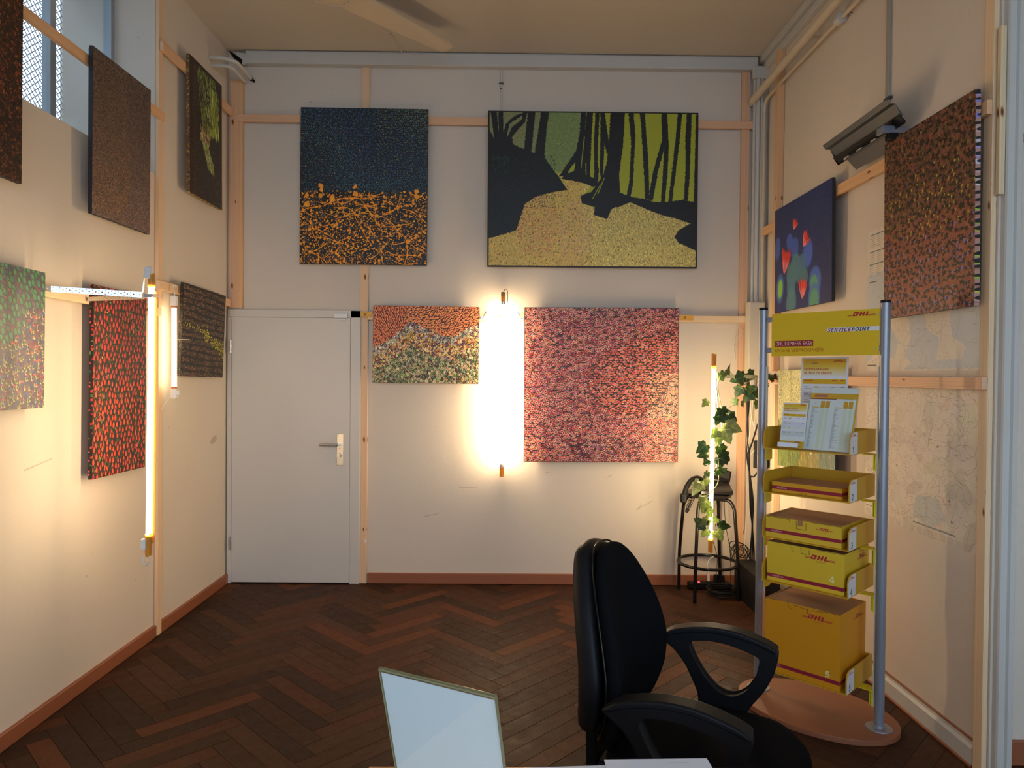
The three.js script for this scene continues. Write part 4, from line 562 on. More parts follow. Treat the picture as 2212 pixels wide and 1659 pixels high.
// ---------------------------------------------------------------- stool, telephone and cables in the right corner
{
  const s = thing('bar_stool', 'tall black metal stool with a foot ring, carrying the telephone', 'stool', [1.445, 0, -5.03], 0);
  const H = 0.705;
  part('seat', new THREE.LatheGeometry([[0, 0.0], [0.135, 0.0], [0.158, 0.006], [0.165, 0.018], [0.160, 0.03], [0.12, 0.036], [0, 0.037]].map((p) => new THREE.Vector2(...p)), 40).translate(0, H, 0), M.blackShiny, s);
  const foot = [[-0.135, 0.18], [-0.165, -0.14], [0.155, -0.19], [0.185, 0.12]];
  foot.forEach(([x, z]) => { const r = Math.hypot(x, z), ux = x / r, uz = z / r; part('leg', merge([pipe([[x, 0.012, z], [ux * 0.215, 0.28, uz * 0.215], [ux * 0.192, H - 0.13, uz * 0.192], [ux * 0.185, H - 0.07, uz * 0.185], [ux * 0.155, H - 0.02, uz * 0.155], [ux * 0.10, H - 0.012, uz * 0.10], [ux * 0.02, H - 0.012, uz * 0.02]], 0.0125, 60, 12, 0.35), cyl(0.0135, 0.0135, 0.016, x, 0.009, z, 14)]), M.blackShiny, s); });
  part('foot_ring', new THREE.TorusGeometry(0.205, 0.0115, 12, 60).rotateX(Math.PI / 2).translate(0.004, 0.235, -0.005), M.blackShiny, s);
  const p = thing('telephone', 'black and silver corded desk telephone with a raised display on the stool', 'telephone', [1.46, H + 0.038, -5.01], -0.12);
  p.scale.setScalar(1.12);
  const body = extr(poly([[-0.10, 0], [0.105, 0], [0.105, 0.052], [0.07, 0.056], [-0.085, 0.018], [-0.10, 0.012]]), 0.19, 0.003).translate(0, 0, -0.095).rotateY(Math.PI / 2);
  body.translate(0.02, 0.003, 0); part('body', body, M.blackShiny, p);
  const top = part('key_panel', rbx(0.145, 0.006, 0.165, 0.003, 0.045, 0, 0), mat({ color: lin(0.42, 0.36, 0.30), roughness: 0.35, metalness: 0.4 }), p); top.position.set(0, 0.040, 0.003); top.rotation.x = 0.245;
  for (let i = 0; i < 12; i++) part('key', rbx(0.017, 0.004, 0.009, 0.0015, 0.022 + (i % 3) * 0.024, 0.0045, -0.05 + Math.floor(i / 3) * 0.016), M.black, top);
  const d = part('display', rbx(0.105, 0.075, 0.01, 0.006), M.blackShiny, p); d.position.set(0.085, 0.095, -0.085); d.rotation.set(-0.35, 0, -0.22);
  part('screen', rbx(0.085, 0.045, 0.002, 0.001, 0, 0.005, 0.0055), mat({ color: lin(0.03, 0.027, 0.022), roughness: 0.2 }), d);
  part('handset', merge([pipe([[-0.045, 0.062, -0.07], [-0.08, 0.078, -0.045], [-0.12, 0.068, -0.01], [-0.155, 0.03, 0.03], [-0.175, -0.02, 0.06]], 0.016, 30, 12), rbx(0.05, 0.036, 0.05, 0.014, -0.035, 0.05, -0.075, 3), rbx(0.042, 0.06, 0.045, 0.014, -0.178, -0.035, 0.062, 3)]), M.black, p);
  part('cradle', rbx(0.06, 0.035, 0.17, 0.008, -0.065, 0.02, -0.01), M.black, p);
  part('coiled_cord', (() => { const pts = []; for (let i = 0; i <= 160; i++) { const t = i / 160, a = i * 0.9; pts.push(V(-0.11 - 0.045 * Math.sin(t * 3.1) + 0.008 * Math.cos(a), 0.0 - 0.12 * Math.sin(t * 3.14) + 0.008 * Math.sin(a), 0.1 - t * 0.1)); } return new THREE.TubeGeometry(new THREE.CatmullRomCurve3(pts), 400, 0.0022, 5); })(), M.cable, p);
}
const cableThing = (label, list, r = 0.0035, m = M.cable) => { const a = list[0][0], t = thing('cable', label, 'cable', [a[0], 0, a[2]]); for (const pts of list) part('strand', pipe(pts.map(([x, y, z]) => [x - a[0], y, z - a[2]]), r, 60, 6), m, t); return t; };
cableThing('black bundle of tied cables hanging down the right corner behind the stool', [
  [[1.752, 1.60, -5.12], [1.757, 1.4, -5.11], [1.748, 1.2, -5.11], [1.757, 1.0, -5.10], [1.762, 0.88, -5.10], [1.772, 0.62, -5.10], [1.79, 0.46, -5.10], [1.785, 0.2, -5.09], [1.76, 0.06, -5.06]],
  [[1.748, 1.55, -5.12], [1.747, 1.3, -5.105], [1.753, 1.12, -5.11], [1.744, 0.98, -5.10], [1.765, 0.86, -5.10], [1.792, 0.66, -5.10], [1.79, 0.47, -5.10], [1.80, 0.28, -5.09], [1.78, 0.05, -5.05]],
  [[1.81, 1.22, -5.08], [1.78, 1.10, -5.09], [1.76, 1.02, -5.10], [1.756, 0.9, -5.095], [1.766, 0.85, -5.10], [1.782, 0.6, -5.095], [1.786, 0.46, -5.095], [1.77, 0.25, -5.08], [1.775, 0.05, -5.04]],
  [[1.84, 0.92, -5.06], [1.815, 0.88, -5.07], [1.79, 0.84, -5.09], [1.77, 0.83, -5.10], [1.78, 0.68, -5.10], [1.79, 0.5, -5.1]]], 0.0058);
cableThing('thin pale wires hanging in the right corner beside the black cable bundle', [
  [[1.775, 1.5, -5.13], [1.772, 1.3, -5.11], [1.80, 1.17, -5.1], [1.82, 1.10, -5.1], [1.80, 1.04, -5.1], [1.77, 1.0, -5.09]], [[1.79, 1.5, -5.13], [1.785, 1.35, -5.12], [1.75, 1.05, -5.1], [1.742, 0.9, -5.11], [1.75, 0.6, -5.12], [1.74, 0.3, -5.12]]], 0.0028, M.whiteCable);
cableThing('thin dark wires hanging below the stool seat to the floor', [
  [[1.50, 0.72, -5.1], [1.515, 0.6, -5.12], [1.49, 0.45, -5.13], [1.545, 0.25, -5.13], [1.53, 0.06, -5.12]], [[1.54, 0.72, -5.1], [1.56, 0.6, -5.12], [1.53, 0.5, -5.13], [1.57, 0.3, -5.13], [1.56, 0.06, -5.11]], [[1.58, 0.72, -5.1], [1.60, 0.5, -5.12], [1.635, 0.3, -5.12], [1.64, 0.05, -5.1]]], 0.0022);
{
  const a = thing('power_adapter', 'black power adapter hanging on the cables in the right corner', 'adapter', [1.845, 0.9, -5.10], -0.5);
  part('body', rbx(0.1, 0.2, 0.055, 0.008, 0, 0.1, 0), M.black, a); part('plug_neck', cyl(0.012, 0.008, 0.06, 0.02, -0.03, 0, 12), M.black, a);
  const c = thing('computer_case', 'plain black upright case on the floor behind the left stand post', 'case', [1.665, 0.002, -4.88], 0.0);
  part('body', rbx(0.14, 0.245, 0.5, 0.006, 0.06, 0.1225, 0.05), M.black, c); part('front_panel', rbx(0.13, 0.235, 0.012, 0.004, 0.06, 0.1225, 0.303), M.blackShiny, c);
  const s = thing('power_strip', 'black power strip with a glowing red switch on the floor beneath the stool', 'power strip', [1.50, 0.0, -5.19], 0.06);
  part('body', rbx(0.30, 0.048, 0.06, 0.008, 0, 0.026, 0), M.black, s);
  part('switch_light', rbx(0.016, 0.008, 0.014, 0.003, -0.075, 0.052, 0.014), mat({ color: lin(0.6, 0.02, 0.03), emissive: lin(1, 0.06, 0.09), emissiveIntensity: 2.5 }), s);
  const led = new THREE.PointLight(lin(1, 0.06, 0.09), 0.0015); led.name = 'switch_light'; led.position.set(-0.075, 0.064, 0.018); s.add(led);
  for (let i = 0; i < 4; i++) part('outlet', cyl(0.02, 0.02, 0.004, -0.03 + i * 0.045, 0.05, 0, 20), M.blackShiny, s);
  part('white_plug', merge([rbx(0.016, 0.05, 0.016, 0.004, -0.005, 0.085, 0.02), cyl(0.006, 0.004, 0.03, -0.007, 0.125, 0.02, 10)]), M.whitePlastic, s);
  part('white_cord', pipe([[-0.007, 0.135, 0.02], [-0.008, 0.19, 0.01], [0.02, 0.225, 0], [0.06, 0.235, -0.02]], 0.003), M.whiteCable, s);
  part('black_plug', merge([cyl(0.022, 0.018, 0.05, 0.06, 0.075, 0, 16), cyl(0.02, 0.016, 0.045, 0.105, 0.072, 0, 16)]), M.black, s);
  const k = thing('cable_coil', 'coil of black cable lying on the floor in front of the power strip', 'cable', [1.56, 0.0, -5.0]);
  for (let i = 0; i < 6; i++) part('loop', new THREE.TorusGeometry(0.085 + (i % 3) * 0.008, 0.0055, 8, 48).rotateX(Math.PI / 2 + rr(-0.1, 0.1)).scale(1.15, 1, 0.8).translate(rr(-0.01, 0.01), 0.014 + i * 0.0085, rr(-0.008, 0.008)), M.cable, k);
  part('plug', rbx(0.04, 0.04, 0.05, 0.008, 0.03, 0.075, -0.02), M.black, k); part('plug_pin', cyl(0.009, 0.009, 0.016, 0.095, 0.068, 0.05, 10), M.black, k);
  const q = thing('cable_coil', 'tangle of thin black cable loops against the right corner wall', 'cable', [1.70, 0.27, -5.13]);
  for (let i = 0; i < 7; i++) { const l = part('loop', new THREE.TorusGeometry(rr(0.035, 0.06), 0.0025, 6, 32), M.cable, q); l.position.set(rr(-0.02, 0.03), rr(-0.05, 0.05), rr(-0.015, 0.015)); l.rotation.set(rr(-0.6, 0.6), rr(-0.7, 0.7), rr(0, 3)); l.scale.y = rr(0.9, 1.6); }
}
cableThing('loose pale wires tangled on the far wall below the horizontal batten beside the fuse cabinet', [[[1.70, 1.99, -5.215], [1.712, 1.93, -5.235], [1.69, 1.85, -5.24], [1.685, 1.76, -5.245], [1.695, 1.68, -5.245]], [[1.712, 1.93, -5.235], [1.74, 1.90, -5.24], [1.70, 1.83, -5.24], [1.67, 1.80, -5.245], [1.70, 1.77, -5.245], [1.675, 1.72, -5.245]]], 0.002, M.whiteCable);
// ---------------------------------------------------------------- ivy
{
  const ivy = thing('ivy_garland', 'green ivy garland hanging from the metal strap and winding down the right tube', 'plant', [1.42, 0.42, -4.68]), O = [1.42, 0.42, -4.68];
  const half = [[0, 0], [0.16, -0.13], [0.40, -0.08], [0.38, 0.08], [0.55, 0.26], [0.42, 0.40], [0.31, 0.45], [0.22, 0.68], [0, 0.96]];
  const leafGeo = (fold) => { const s = new THREE.Shape(); half.forEach((p, i) => (i ? s.lineTo(...p) : s.moveTo(...p))); half.slice(1, -1).reverse().forEach((p) => s.lineTo(-p[0] * 0.95, p[1] * 1.02)); let g = new THREE.ExtrudeGeometry(s, { depth: 0.012, bevelEnabled: false, curveSegments: 3 }); const p = g.attributes.position; for (let i = 0; i < p.count; i++) p.setZ(i, p.getZ(i) + fold * Math.abs(p.getX(i)) - 0.22 * p.getY(i) * p.getY(i)); g.computeVertexNormals(); return g; };
  const geos = [leafGeo(0.35), leafGeo(-0.2), leafGeo(0.15)];
  const leafTex = (a, b) => { const t = tex(128, 128, (g, w, h) => { g.fillStyle = rgb(a); g.fillRect(0, 0, w, h); for (let i = 0; i < 260; i++) ell(g, rr(0, w), rr(0, h), rr(2, 9), rr(2, 9), 0, rgb(a, 14)); g.strokeStyle = rgb(b); for (const [x, y] of [[0, 1], [0.5, 0.25], [-0.5, 0.25], [0.34, -0.08], [-0.34, -0.08]]) { g.lineWidth = 3; g.beginPath(); g.moveTo(w / 2, h * 0.87); g.lineTo(w / 2 + x * w * 0.7, h * 0.87 - y * h * 0.75); g.stroke(); } }, [0.8, 0.75]); t.offset.set(0.5, 0.13); return t; };
  const lm = [[[46, 80, 30], [110, 136, 66]], [[84, 116, 46], [150, 166, 90]], [[158, 172, 104], [206, 212, 164]]].map(([a, b]) => phys({ map: leafTex(a, b), roughness: 0.55, transmission: 0.45, thickness: 0, side: THREE.DoubleSide }));
  const L = (x, y, z, s, dir, tiltx, k) => { const l = part('leaf', geos[Math.floor(rnd() * 3)], lm[k], ivy); l.position.set(x - O[0], y - O[1], z - O[2]); l.rotation.order = 'ZYX'; l.rotation.set(tiltx, rr(-0.5, 0.5), dir); l.scale.setScalar(s); };
  const stem = (pts, r) => part('stem', pipe(pts.map(([x, y, z]) => [x - O[0], y - O[1], z - O[2]]), r, 70, 6), mat({ color: lin(0.24, 0.26, 0.08), roughness: 0.6 }), ivy);
  stem([[1.85, 1.555, -4.845], [1.74, 1.58, -4.8], [1.66, 1.54, -4.79], [1.58, 1.50, -4.78], [1.50, 1.59, -4.74], [1.43, 1.57, -4.71], [1.40, 1.5, -4.69]], 0.0028);
  stem([[1.40, 1.5, -4.69], [1.43, 1.36, -4.7], [1.46, 1.28, -4.71], [1.43, 1.18, -4.7], [1.40, 1.1, -4.67], [1.41, 0.98, -4.67], [1.41, 0.86, -4.68], [1.36, 0.8, -4.66], [1.31, 0.74, -4.68], [1.33, 0.62, -4.67], [1.36, 0.53, -4.66], [1.41, 0.5, -4.67]], 0.0026);
  stem([[1.43, 1.32, -4.7], [1.50, 1.36, -4.72], [1.53, 1.37, -4.73]], 0.0018); stem([[1.70, 1.55, -4.8], [1.72, 1.47, -4.8], [1.70, 1.38, -4.8]], 0.002);
  const P = [ // x, y, z, size, direction (0 up, -1.57 right), tilt, tone
    [1.475, 1.605, -4.73, 0.085, -1.5, -0.9, 0], [1.42, 1.585, -4.70, 0.075, -2.6, -0.2, 1], [1.455, 1.59, -4.71, 0.06, -1.9, -0.5, 0], [1.60, 1.56, -4.77, 0.105, 1.9, 0.2, 0], [1.585, 1.49, -4.77, 0.085, 2.6, 0, 0], [1.63, 1.585, -4.78, 0.095, -2.3, -0.4, 0], [1.655, 1.50, -4.78, 0.075, 2.9, 0.1, 1], [1.665, 1.45, -4.79, 0.095, 2.4, 0.1, 0], [1.70, 1.48, -4.80, 0.085, -2.8, 0, 0], [1.705, 1.40, -4.80, 0.07, 3.1, 0, 1], [1.76, 1.57, -4.81, 0.06, -2.2, -0.2, 0], [1.765, 1.52, -4.81, 0.055, 2.8, 0, 0], [1.80, 1.555, -4.83, 0.06, -1.8, -0.4, 0], [1.83, 1.56, -4.84, 0.05, -1.2, -0.5, 0],
    [1.55, 1.39, -4.73, 0.06, 1.5, -0.5, 1], [1.575, 1.38, -4.74, 0.05, -1.5, -0.6, 1], [1.425, 1.35, -4.68, 0.09, -2.9, 0, 0], [1.41, 1.30, -4.68, 0.075, 2.9, 0, 0], [1.47, 1.31, -4.70, 0.09, -2.2, 0.1, 0], [1.455, 1.27, -4.69, 0.07, 0.8, 0, 0], [1.46, 1.245, -4.69, 0.125, -2.0, 0.15, 2], [1.45, 1.21, -4.69, 0.115, -2.7, 0.1, 2], [1.42, 1.19, -4.68, 0.10, 3.0, 0.1, 2], [1.405, 1.20, -4.68, 0.075, 2.4, 0.2, 2], [1.33, 1.40, -4.67, 0.06, 2.4, 0.3, 2],
    [1.32, 1.11, -4.66, 0.09, 2.3, 0.1, 1], [1.325, 1.05, -4.66, 0.07, 1.9, 0.2, 1], [1.41, 1.10, -4.66, 0.095, -2.7, 0, 1], [1.425, 1.06, -4.66, 0.085, -2.4, 0.1, 0], [1.41, 1.02, -4.66, 0.08, -3.0, 0, 0], [1.44, 1.0, -4.67, 0.055, -1.2, 0, 0], [1.40, 0.95, -4.67, 0.07, -2.4, 0, 1], [1.43, 0.93, -4.67, 0.05, -0.9, 0, 0], [1.33, 0.98, -4.66, 0.055, 0.4, 0.2, 1], [1.335, 0.93, -4.66, 0.06, 2.6, 0.1, 1], [1.335, 0.88, -4.66, 0.05, 2.8, 0.1, 2],
    [1.285, 0.865, -4.67, 0.115, 2.75, 0.05, 2], [1.305, 0.77, -4.67, 0.075, 3.0, 0.2, 2], [1.325, 0.735, -4.66, 0.09, 2.9, 0.1, 2], [1.345, 0.69, -4.66, 0.07, -2.9, 0.2, 2], [1.34, 0.62, -4.66, 0.08, 2.3, 0.2, 2], [1.325, 0.575, -4.66, 0.095, 1.05, -0.3, 0], [1.34, 0.545, -4.66, 0.07, 2.4, 0, 2], [1.415, 0.575, -4.66, 0.085, -1.7, 0.1, 0], [1.40, 0.54, -4.66, 0.085, -2.6, 0.1, 2], [1.395, 0.60, -4.66, 0.05, 0.5, 0.2, 2]];
  for (const a of P) L(...a);
}

// ---------------------------------------------------------------- parcel display stand
const TH = -0.8027, CS = Math.cos(TH), SN = Math.sin(TH), at = (u, y, n) => [1.456 + u * CS + n * SN, y, -3.282 - u * SN + n * CS];   // stand axes: u along the panel, n to its front
function dhl(g, x, y, w, c = '#a8232b') {       // slanted three-letter mark with speed lines on both sides
  const h = w * 0.15; g.save(); g.translate(x, y); g.fillStyle = c; g.strokeStyle = c;
  for (let k = 0; k < 3; k++) { const yy = h * (0.62 + k * 0.15); g.fillRect(0, yy, w * 0.16 - k * w * 0.012, h * 0.08); g.fillRect(w * 0.80 - k * w * 0.012, yy, w * 0.2, h * 0.08); }
  g.transform(1, 0, -0.38, 1, 0, 0); const B = (x0, y0, ww, hh) => g.fillRect(w * x0 + 0.4 * h, h * y0, w * ww, h * hh);
  B(0.17, 0, 0.17, 0.26); B(0.165, 0.36, 0.06, 0.64); B(0.27, 0.26, 0.075, 0.5); B(0.165, 0.76, 0.165, 0.24);      // D
  B(0.385, 0, 0.065, 1); B(0.5, 0, 0.065, 1); B(0.44, 0.36, 0.08, 0.28);                                             // H
  B(0.605, 0, 0.065, 1); B(0.605, 0.74, 0.17, 0.26); g.restore();                                                    // L
}
const txt = (g, s, x, y, font, c, w) => { g.font = font; g.fillStyle = c; const m = g.measureText(s).width; g.save(); g.translate(x, y); if (w) g.scale(w / m, 1); g.fillText(s, 0, 0); g.restore(); };
{
  const st = thing('display_stand', 'grey two post parcel stand with yellow sign panel, yellow trays and oval wooden base', 'display stand', [1.456, 0, -3.282], TH);
  const oval = new THREE.Shape(); oval.absellipse(0, 0, 0.358, 0.25, 0, Math.PI * 2); const eb = new THREE.ExtrudeGeometry(oval, { depth: 0.02, bevelEnabled: true, bevelThickness: 0.0025, bevelSize: 0.0025, bevelSegments: 2, curveSegments: 64 }).rotateX(-Math.PI / 2).translate(0, 0.0025, 0);
  part('base_plate', uvBox(eb, 'x'), beechMat, st);
  for (const s of [-1, 1]) {
    const p = part('post', cyl(0.0205, 0.0205, 1.862, s * 0.279, 0.031 + 0.931, 0, 32), M.grey, st);
    part('flange', merge([cyl(0.055, 0.054, 0.004, s * 0.279, 0.027, 0, 40), cyl(0.024, 0.022, 0.012, s * 0.279, 0.034, 0, 32)]), M.grey, p);
    part('post_cap', cyl(0.0215, 0.0205, 0.012, s * 0.279, 1.893, 0, 32), M.black, p);
    part('slotted_track', merge([rbx(0.006, 1.5, 0.016, 0.001, s * 0.2565, 0.86, 0), ...Array.from({ length: 30 }, (_, i) => bx(0.001, 0.024, 0.005, s * 0.2532, 0.15 + i * 0.05, 0.0))]), M.cream, p);
  }
  const sign = tex(1228, 512, (g, w, h) => {
    g.fillStyle = '#dcb61a'; g.fillRect(0, 0, w, h); dhl(g, w * 0.725, h * 0.05, w * 0.255);
    g.fillStyle = '#dcd8dc'; g.beginPath(); g.moveTo(w * 0.548, h * 0.375); g.lineTo(w, h * 0.375); g.lineTo(w, h * 0.47); g.lineTo(w * 0.538, h * 0.47); g.fill();
    txt(g, 'SERVICE', w * 0.542, h * 0.468, 'italic bold 58px sans-serif', '#6e1a40', w * 0.212); txt(g, 'POINT', w * 0.757, h * 0.468, 'italic bold 58px sans-serif', '#15131c', w * 0.158);
    g.fillStyle = '#8e1422'; g.fillRect(w * 0.033, h * 0.64, w * 0.38, h * 0.138); txt(g, 'DHL EXPRESS EASY', w * 0.04, h * 0.752, '62px sans-serif', '#ecd4d0', w * 0.365); txt(g, 'UNSERE VERPACKUNGEN', w * 0.036, h * 0.905, '60px sans-serif', '#a4420f', w * 0.475);
  });
  const yb = mat({ color: lin(0.68, 0.46, 0.010), roughness: 0.35 });
  const sp = part('sign_panel', bx(0.487, 0.203, 0.005), [yb, yb, yb, yb, mat({ map: sign, roughness: 0.32 }), yb], st); sp.position.set(0.016, 1.762, 0.014);
  for (const [x, y] of [[-0.235, 1.838], [-0.235, 1.69], [0.262, 1.838], [0.262, 1.69]]) part('clip', rbx(0.038, 0.024, 0.012, 0.003, x - 0.016, y - 1.762, -0.005), M.grey, sp);
  for (const [x, y] of [[-0.222, 1.838], [-0.222, 1.687], [0.246, 1.842], [0.246, 1.687]]) part('screw', cyl(0.004, 0.004, 0.003, 0, 0, 0, 12).rotateX(Math.PI / 2).translate(x - 0.016 + 0.0, y - 1.762, 0.0035), M.steel, sp);
  // five trays: floor, back and two side panels with rounded front corners
  [1.225, 1.018, 0.809, 0.604, 0.186].forEach((y, i) => {
    const W = 0.391, D = 0.308, t = 0.005, H = 0.1, side = poly([[-D / 2, 0], [D / 2, 0], [D / 2, H * 0.62], [D / 2 - 0.006, H * 0.82], [D / 2 - 0.022, H * 0.96], [D / 2 - 0.04, H], [-D / 2, H]]);
    const sg = (x) => extr(side, t - 0.001, 0.0005).rotateY(-Math.PI / 2).translate(x + t / 2, 0, 0);
    const tray = part('tray', merge([bx(W, t, D, 0, t / 2, 0), bx(W, H, t, 0, H / 2, -D / 2 + t / 2), sg(-W / 2 + t / 2), sg(W / 2 - t / 2)]), M.yellow, st, i === 4 ? 'lowest golden yellow tray' : undefined); tray.position.set(0, y, 0);
    const card = tex(224, 256, (g, w, h) => { g.fillStyle = '#d9d6d2'; g.fillRect(0, 0, w, h); dhl(g, w * 0.2, h * 0.1, w * 0.72, '#b03040'); txt(g, String(i + 1), w * 0.3, h * 0.9, 'bold 96px sans-serif', '#262626'); });
    const cw = 0.085, cs = poly([[0, 0.003], [cw, 0.003], [cw, H - 0.003], [0.04, H - 0.003], [0.024, H * 0.93], [0.009, H * 0.79], [0.003, H * 0.6], [0.003, 0.003]]), cg = extr(cs, 0.0006), cp = cg.attributes.position, cu = cg.attributes.uv;
    for (let k = 0; k < cp.count; k++) cu.setXY(k, cp.getX(k) / cw, cp.getY(k) / H);
    const lc = part('label_card', cg, mat({ map: card, roughness: 0.5 }), tray); lc.position.set(W / 2 + 0.0004, 0, D / 2); lc.rotation.y = Math.PI / 2;
    for (const s of [-1, 1]) part('bracket', merge([rbx(0.062, 0.003, 0.06, 0.001, s * 0.226, -0.003, -0.01), rbx(0.008, 0.072, 0.04, 0.002, s * 0.251, -0.038, -0.01), rbx(0.003, 0.066, 0.05, 0.001, s * 0.243, -0.036, -0.012)]), M.yellowBright, tray);
  });
  // parcels: yellow cartons with a printed front and side
  const carton = (label, u, n, y, w, h, d, yaw, base, o) => {
    const b = thing('parcel_box', label, 'box', at(u, y, n), TH + yaw), px = 1500;
    const face = (W, H, draw) => mat({ map: tex(Math.round(W * px), Math.round(H * px), (g, a, c) => { g.fillStyle = rgb(base); g.fillRect(0, 0, a, c); g.fillStyle = '#8d1830'; g.fillRect(0, o.stripe[0] * c, a, (o.stripe[1] - o.stripe[0]) * c); draw(g, a, c); }), roughness: 0.5 });
    const front = face(w, h, (g, a, c) => {
      txt(g, 'www.dhl.com', a * 0.075, c * (o.stripe[1] - (o.stripe[1] - o.stripe[0]) * 0.24), `bold ${Math.round(c * (o.stripe[1] - o.stripe[0]) * 0.8)}px sans-serif`, '#d8a0a8', a * 0.15);
      if (o.logo) { dhl(g, a * o.logo[0], c * o.logo[1], a * o.logo[2]); txt(g, 'EXPRESS', a * (o.logo[0] + o.logo[2] * 0.36), c * o.logo[1] + a * o.logo[2] * 0.25, `${Math.round(a * o.logo[2] * 0.085)}px sans-serif`, '#b0602a', a * o.logo[2] * 0.3); }
      if (o.num) txt(g, o.num, a * 0.815, c * o.numY, `bold ${Math.round(c * o.numS)}px sans-serif`, '#e4dc9c');
      g.strokeStyle = 'rgba(50,35,8,0.85)'; g.lineWidth = 3; for (const l of o.cuts) { g.beginPath(); l.forEach(([x, yy], i) => g[i ? 'lineTo' : 'moveTo'](x * a, yy * c)); g.stroke(); }
    });
    const sideM = face(d, h, (g, a, c) => { if (o.logo && h > 0.15) dhl(g, a * 0.5, c * (o.logo[1] + 0.02), a * 0.44, '#8f3020'); });
    const plain = mat({ color: new THREE.Color(rgb(base)), roughness: 0.5 });
    // walls of folded board around an open top
    const t = 0.004, walls = new THREE.Group(); void walls;
    const f = part('front_wall', bx(w, h, t), [plain, plain, M.kraft, plain, front, M.kraft], b); f.position.set(0, h / 2, d / 2 - t / 2);
    const r = part('side_wall', bx(t, h, d - 2 * t), [sideM, M.kraft, M.kraft, plain, plain, plain], b); r.position.set(w / 2 - t / 2, h / 2, 0);
    const l = part('side_wall', bx(t, h, d - 2 * t), [M.kraft, plain, M.kraft, plain, plain, plain], b); l.position.set(-w / 2 + t / 2, h / 2, 0);
    part('back_wall', bx(w, h, t, 0, h / 2, -d / 2 + t / 2), plain, b); part('bottom', bx(w - 2 * t, t, d - 2 * t, 0, t / 2, 0), M.kraft, b);
    const lid = part('lid', uvBox(bx(w - 0.010, t, d - 0.012, 0, 0, d / 2 - 0.006)), M.kraft, b); lid.position.set(0, h + (o.lift ?? 0) - 0.001, -d / 2 + 0.006); lid.rotation.x = o.tilt ?? 0.01; lid.rotation.z = o.roll ?? 0;
    if (o.tab) part('tuck_tab', rbx(w * o.tab[1], h * o.tab[2], 0.002, 0.0008, w * (o.tab[0] - 0.5), h - h * o.tab[2] / 2, d / 2 + 0.0012), M.kraft, b);
    return b;
  };
  carton('flattest yellow parcel box, lying in tray number two', -0.008, 0.02, 1.0235, 0.318, 0.048, 0.2, 0, [206, 148, 22], { stripe: [0.40, 0.72], cuts: [[[0.42, 1], [0.44, 0.88], [0.5, 0.88], [0.52, 1]]] });
  carton('shallow yellow parcel box with a brown lid in tray number three', -0.012, -0.004, 0.8145, 0.345, 0.096, 0.292, 0, [212, 174, 44], { stripe: [0.60, 0.76], logo: [0.68, 0.2, 0.22], cuts: [[[0, 0.03], [0.33, 0.03], [0.33, 0.18]], [[0.42, 0.05], [0.425, 0.42], [0.55, 0.42], [0.55, 0.1]], [[0.62, 0.02], [1, 0.02]]], tab: [0.475, 0.065, 0.26], lift: -0.002, tilt: 0.012 });
  carton('medium yellow parcel box marked 4 in tray number four', -0.002, -0.008, 0.6095, 0.352, 0.181, 0.288, 0, [214, 178, 40], { stripe: [0.815, 0.905], logo: [0.51, 0.14, 0.38], num: '4', numY: 0.75, numS: 0.23, cuts: [[[0.33, 0.02], [0.335, 0.13], [0.36, 0.16]], [[0.45, 0.03], [0.46, 0.16], [0.52, 0.18]], [[0.56, 0.05], [0.56, 0.17]], [[0.66, 0.015], [1, 0.015]]], lift: -0.006, tilt: -0.004 });
  carton('largest yellow parcel box marked 5 in the lowest tray', -0.006, 0.0, 0.1915, 0.345, 0.335, 0.29, -0.012, [206, 140, 14], { stripe: [0.875, 0.925], logo: [0.51, 0.085, 0.39], num: '5', numY: 0.86, numS: 0.115, cuts: [[[0, 0.004], [0.18, 0.004]], [[0.31, 0.0], [0.315, 0.04], [0.35, 0.075], [0.38, 0.08]], [[0.38, 0.02], [0.58, 0.035], [0.58, 0.09]], [[0.64, 0.03], [0.76, 0.02], [0.80, 0.005], [1, 0.005]]], lift: -0.004, tilt: -0.01, roll: 0.006 });
  // printed price sheets standing in the top tray
  const priceHead = (g, w, h, o = {}) => {
    g.fillStyle = '#dcdde2'; g.fillRect(0, 0, w, h); const grd = g.createLinearGradient(0, h * 0.02, 0, h * 0.22); grd.addColorStop(0, '#d8a91c'); grd.addColorStop(0.45, '#d9bd4c'); grd.addColorStop(1, '#dcdde2'); g.fillStyle = grd; g.fillRect(w * 0.04, h * 0.02, w * 0.92, h * 0.2);
    dhl(g, w * 0.68, h * 0.03, w * 0.26); txt(g, 'SERVICE', w * 0.07, h * 0.075, `italic ${Math.round(h * 0.022)}px sans-serif`, '#a08a9a', w * 0.16); txt(g, 'POINT', w * 0.235, h * 0.075, `italic bold ${Math.round(h * 0.022)}px sans-serif`, '#3a3a4a', w * 0.12);
    txt(g, 'EXPRESS-VERSAND', w * 0.06, h * 0.145, `bold ${Math.round(h * 0.035)}px sans-serif`, '#b03030', w * 0.54); txt(g, 'IN ÜBER 220 LÄNDER', w * 0.06, h * 0.19, `bold ${Math.round(h * 0.035)}px sans-serif`, '#b03030', w * 0.60);
    g.fillStyle = '#d3a512'; g.fillRect(w * 0.04, h * 0.245, w * 0.92, h * 0.055); g.fillStyle = '#e4c254'; g.fillRect(w * 0.64, h * 0.245, 3, h * 0.055); g.fillRect(w * 0.81, h * 0.245, 3, h * 0.055); g.fillStyle = '#b04a2a'; for (const x of [0.06, 0.67, 0.84]) g.fillRect(w * x, h * 0.256, w * (x < 0.1 ? 0.2 : 0.09), h * 0.008);
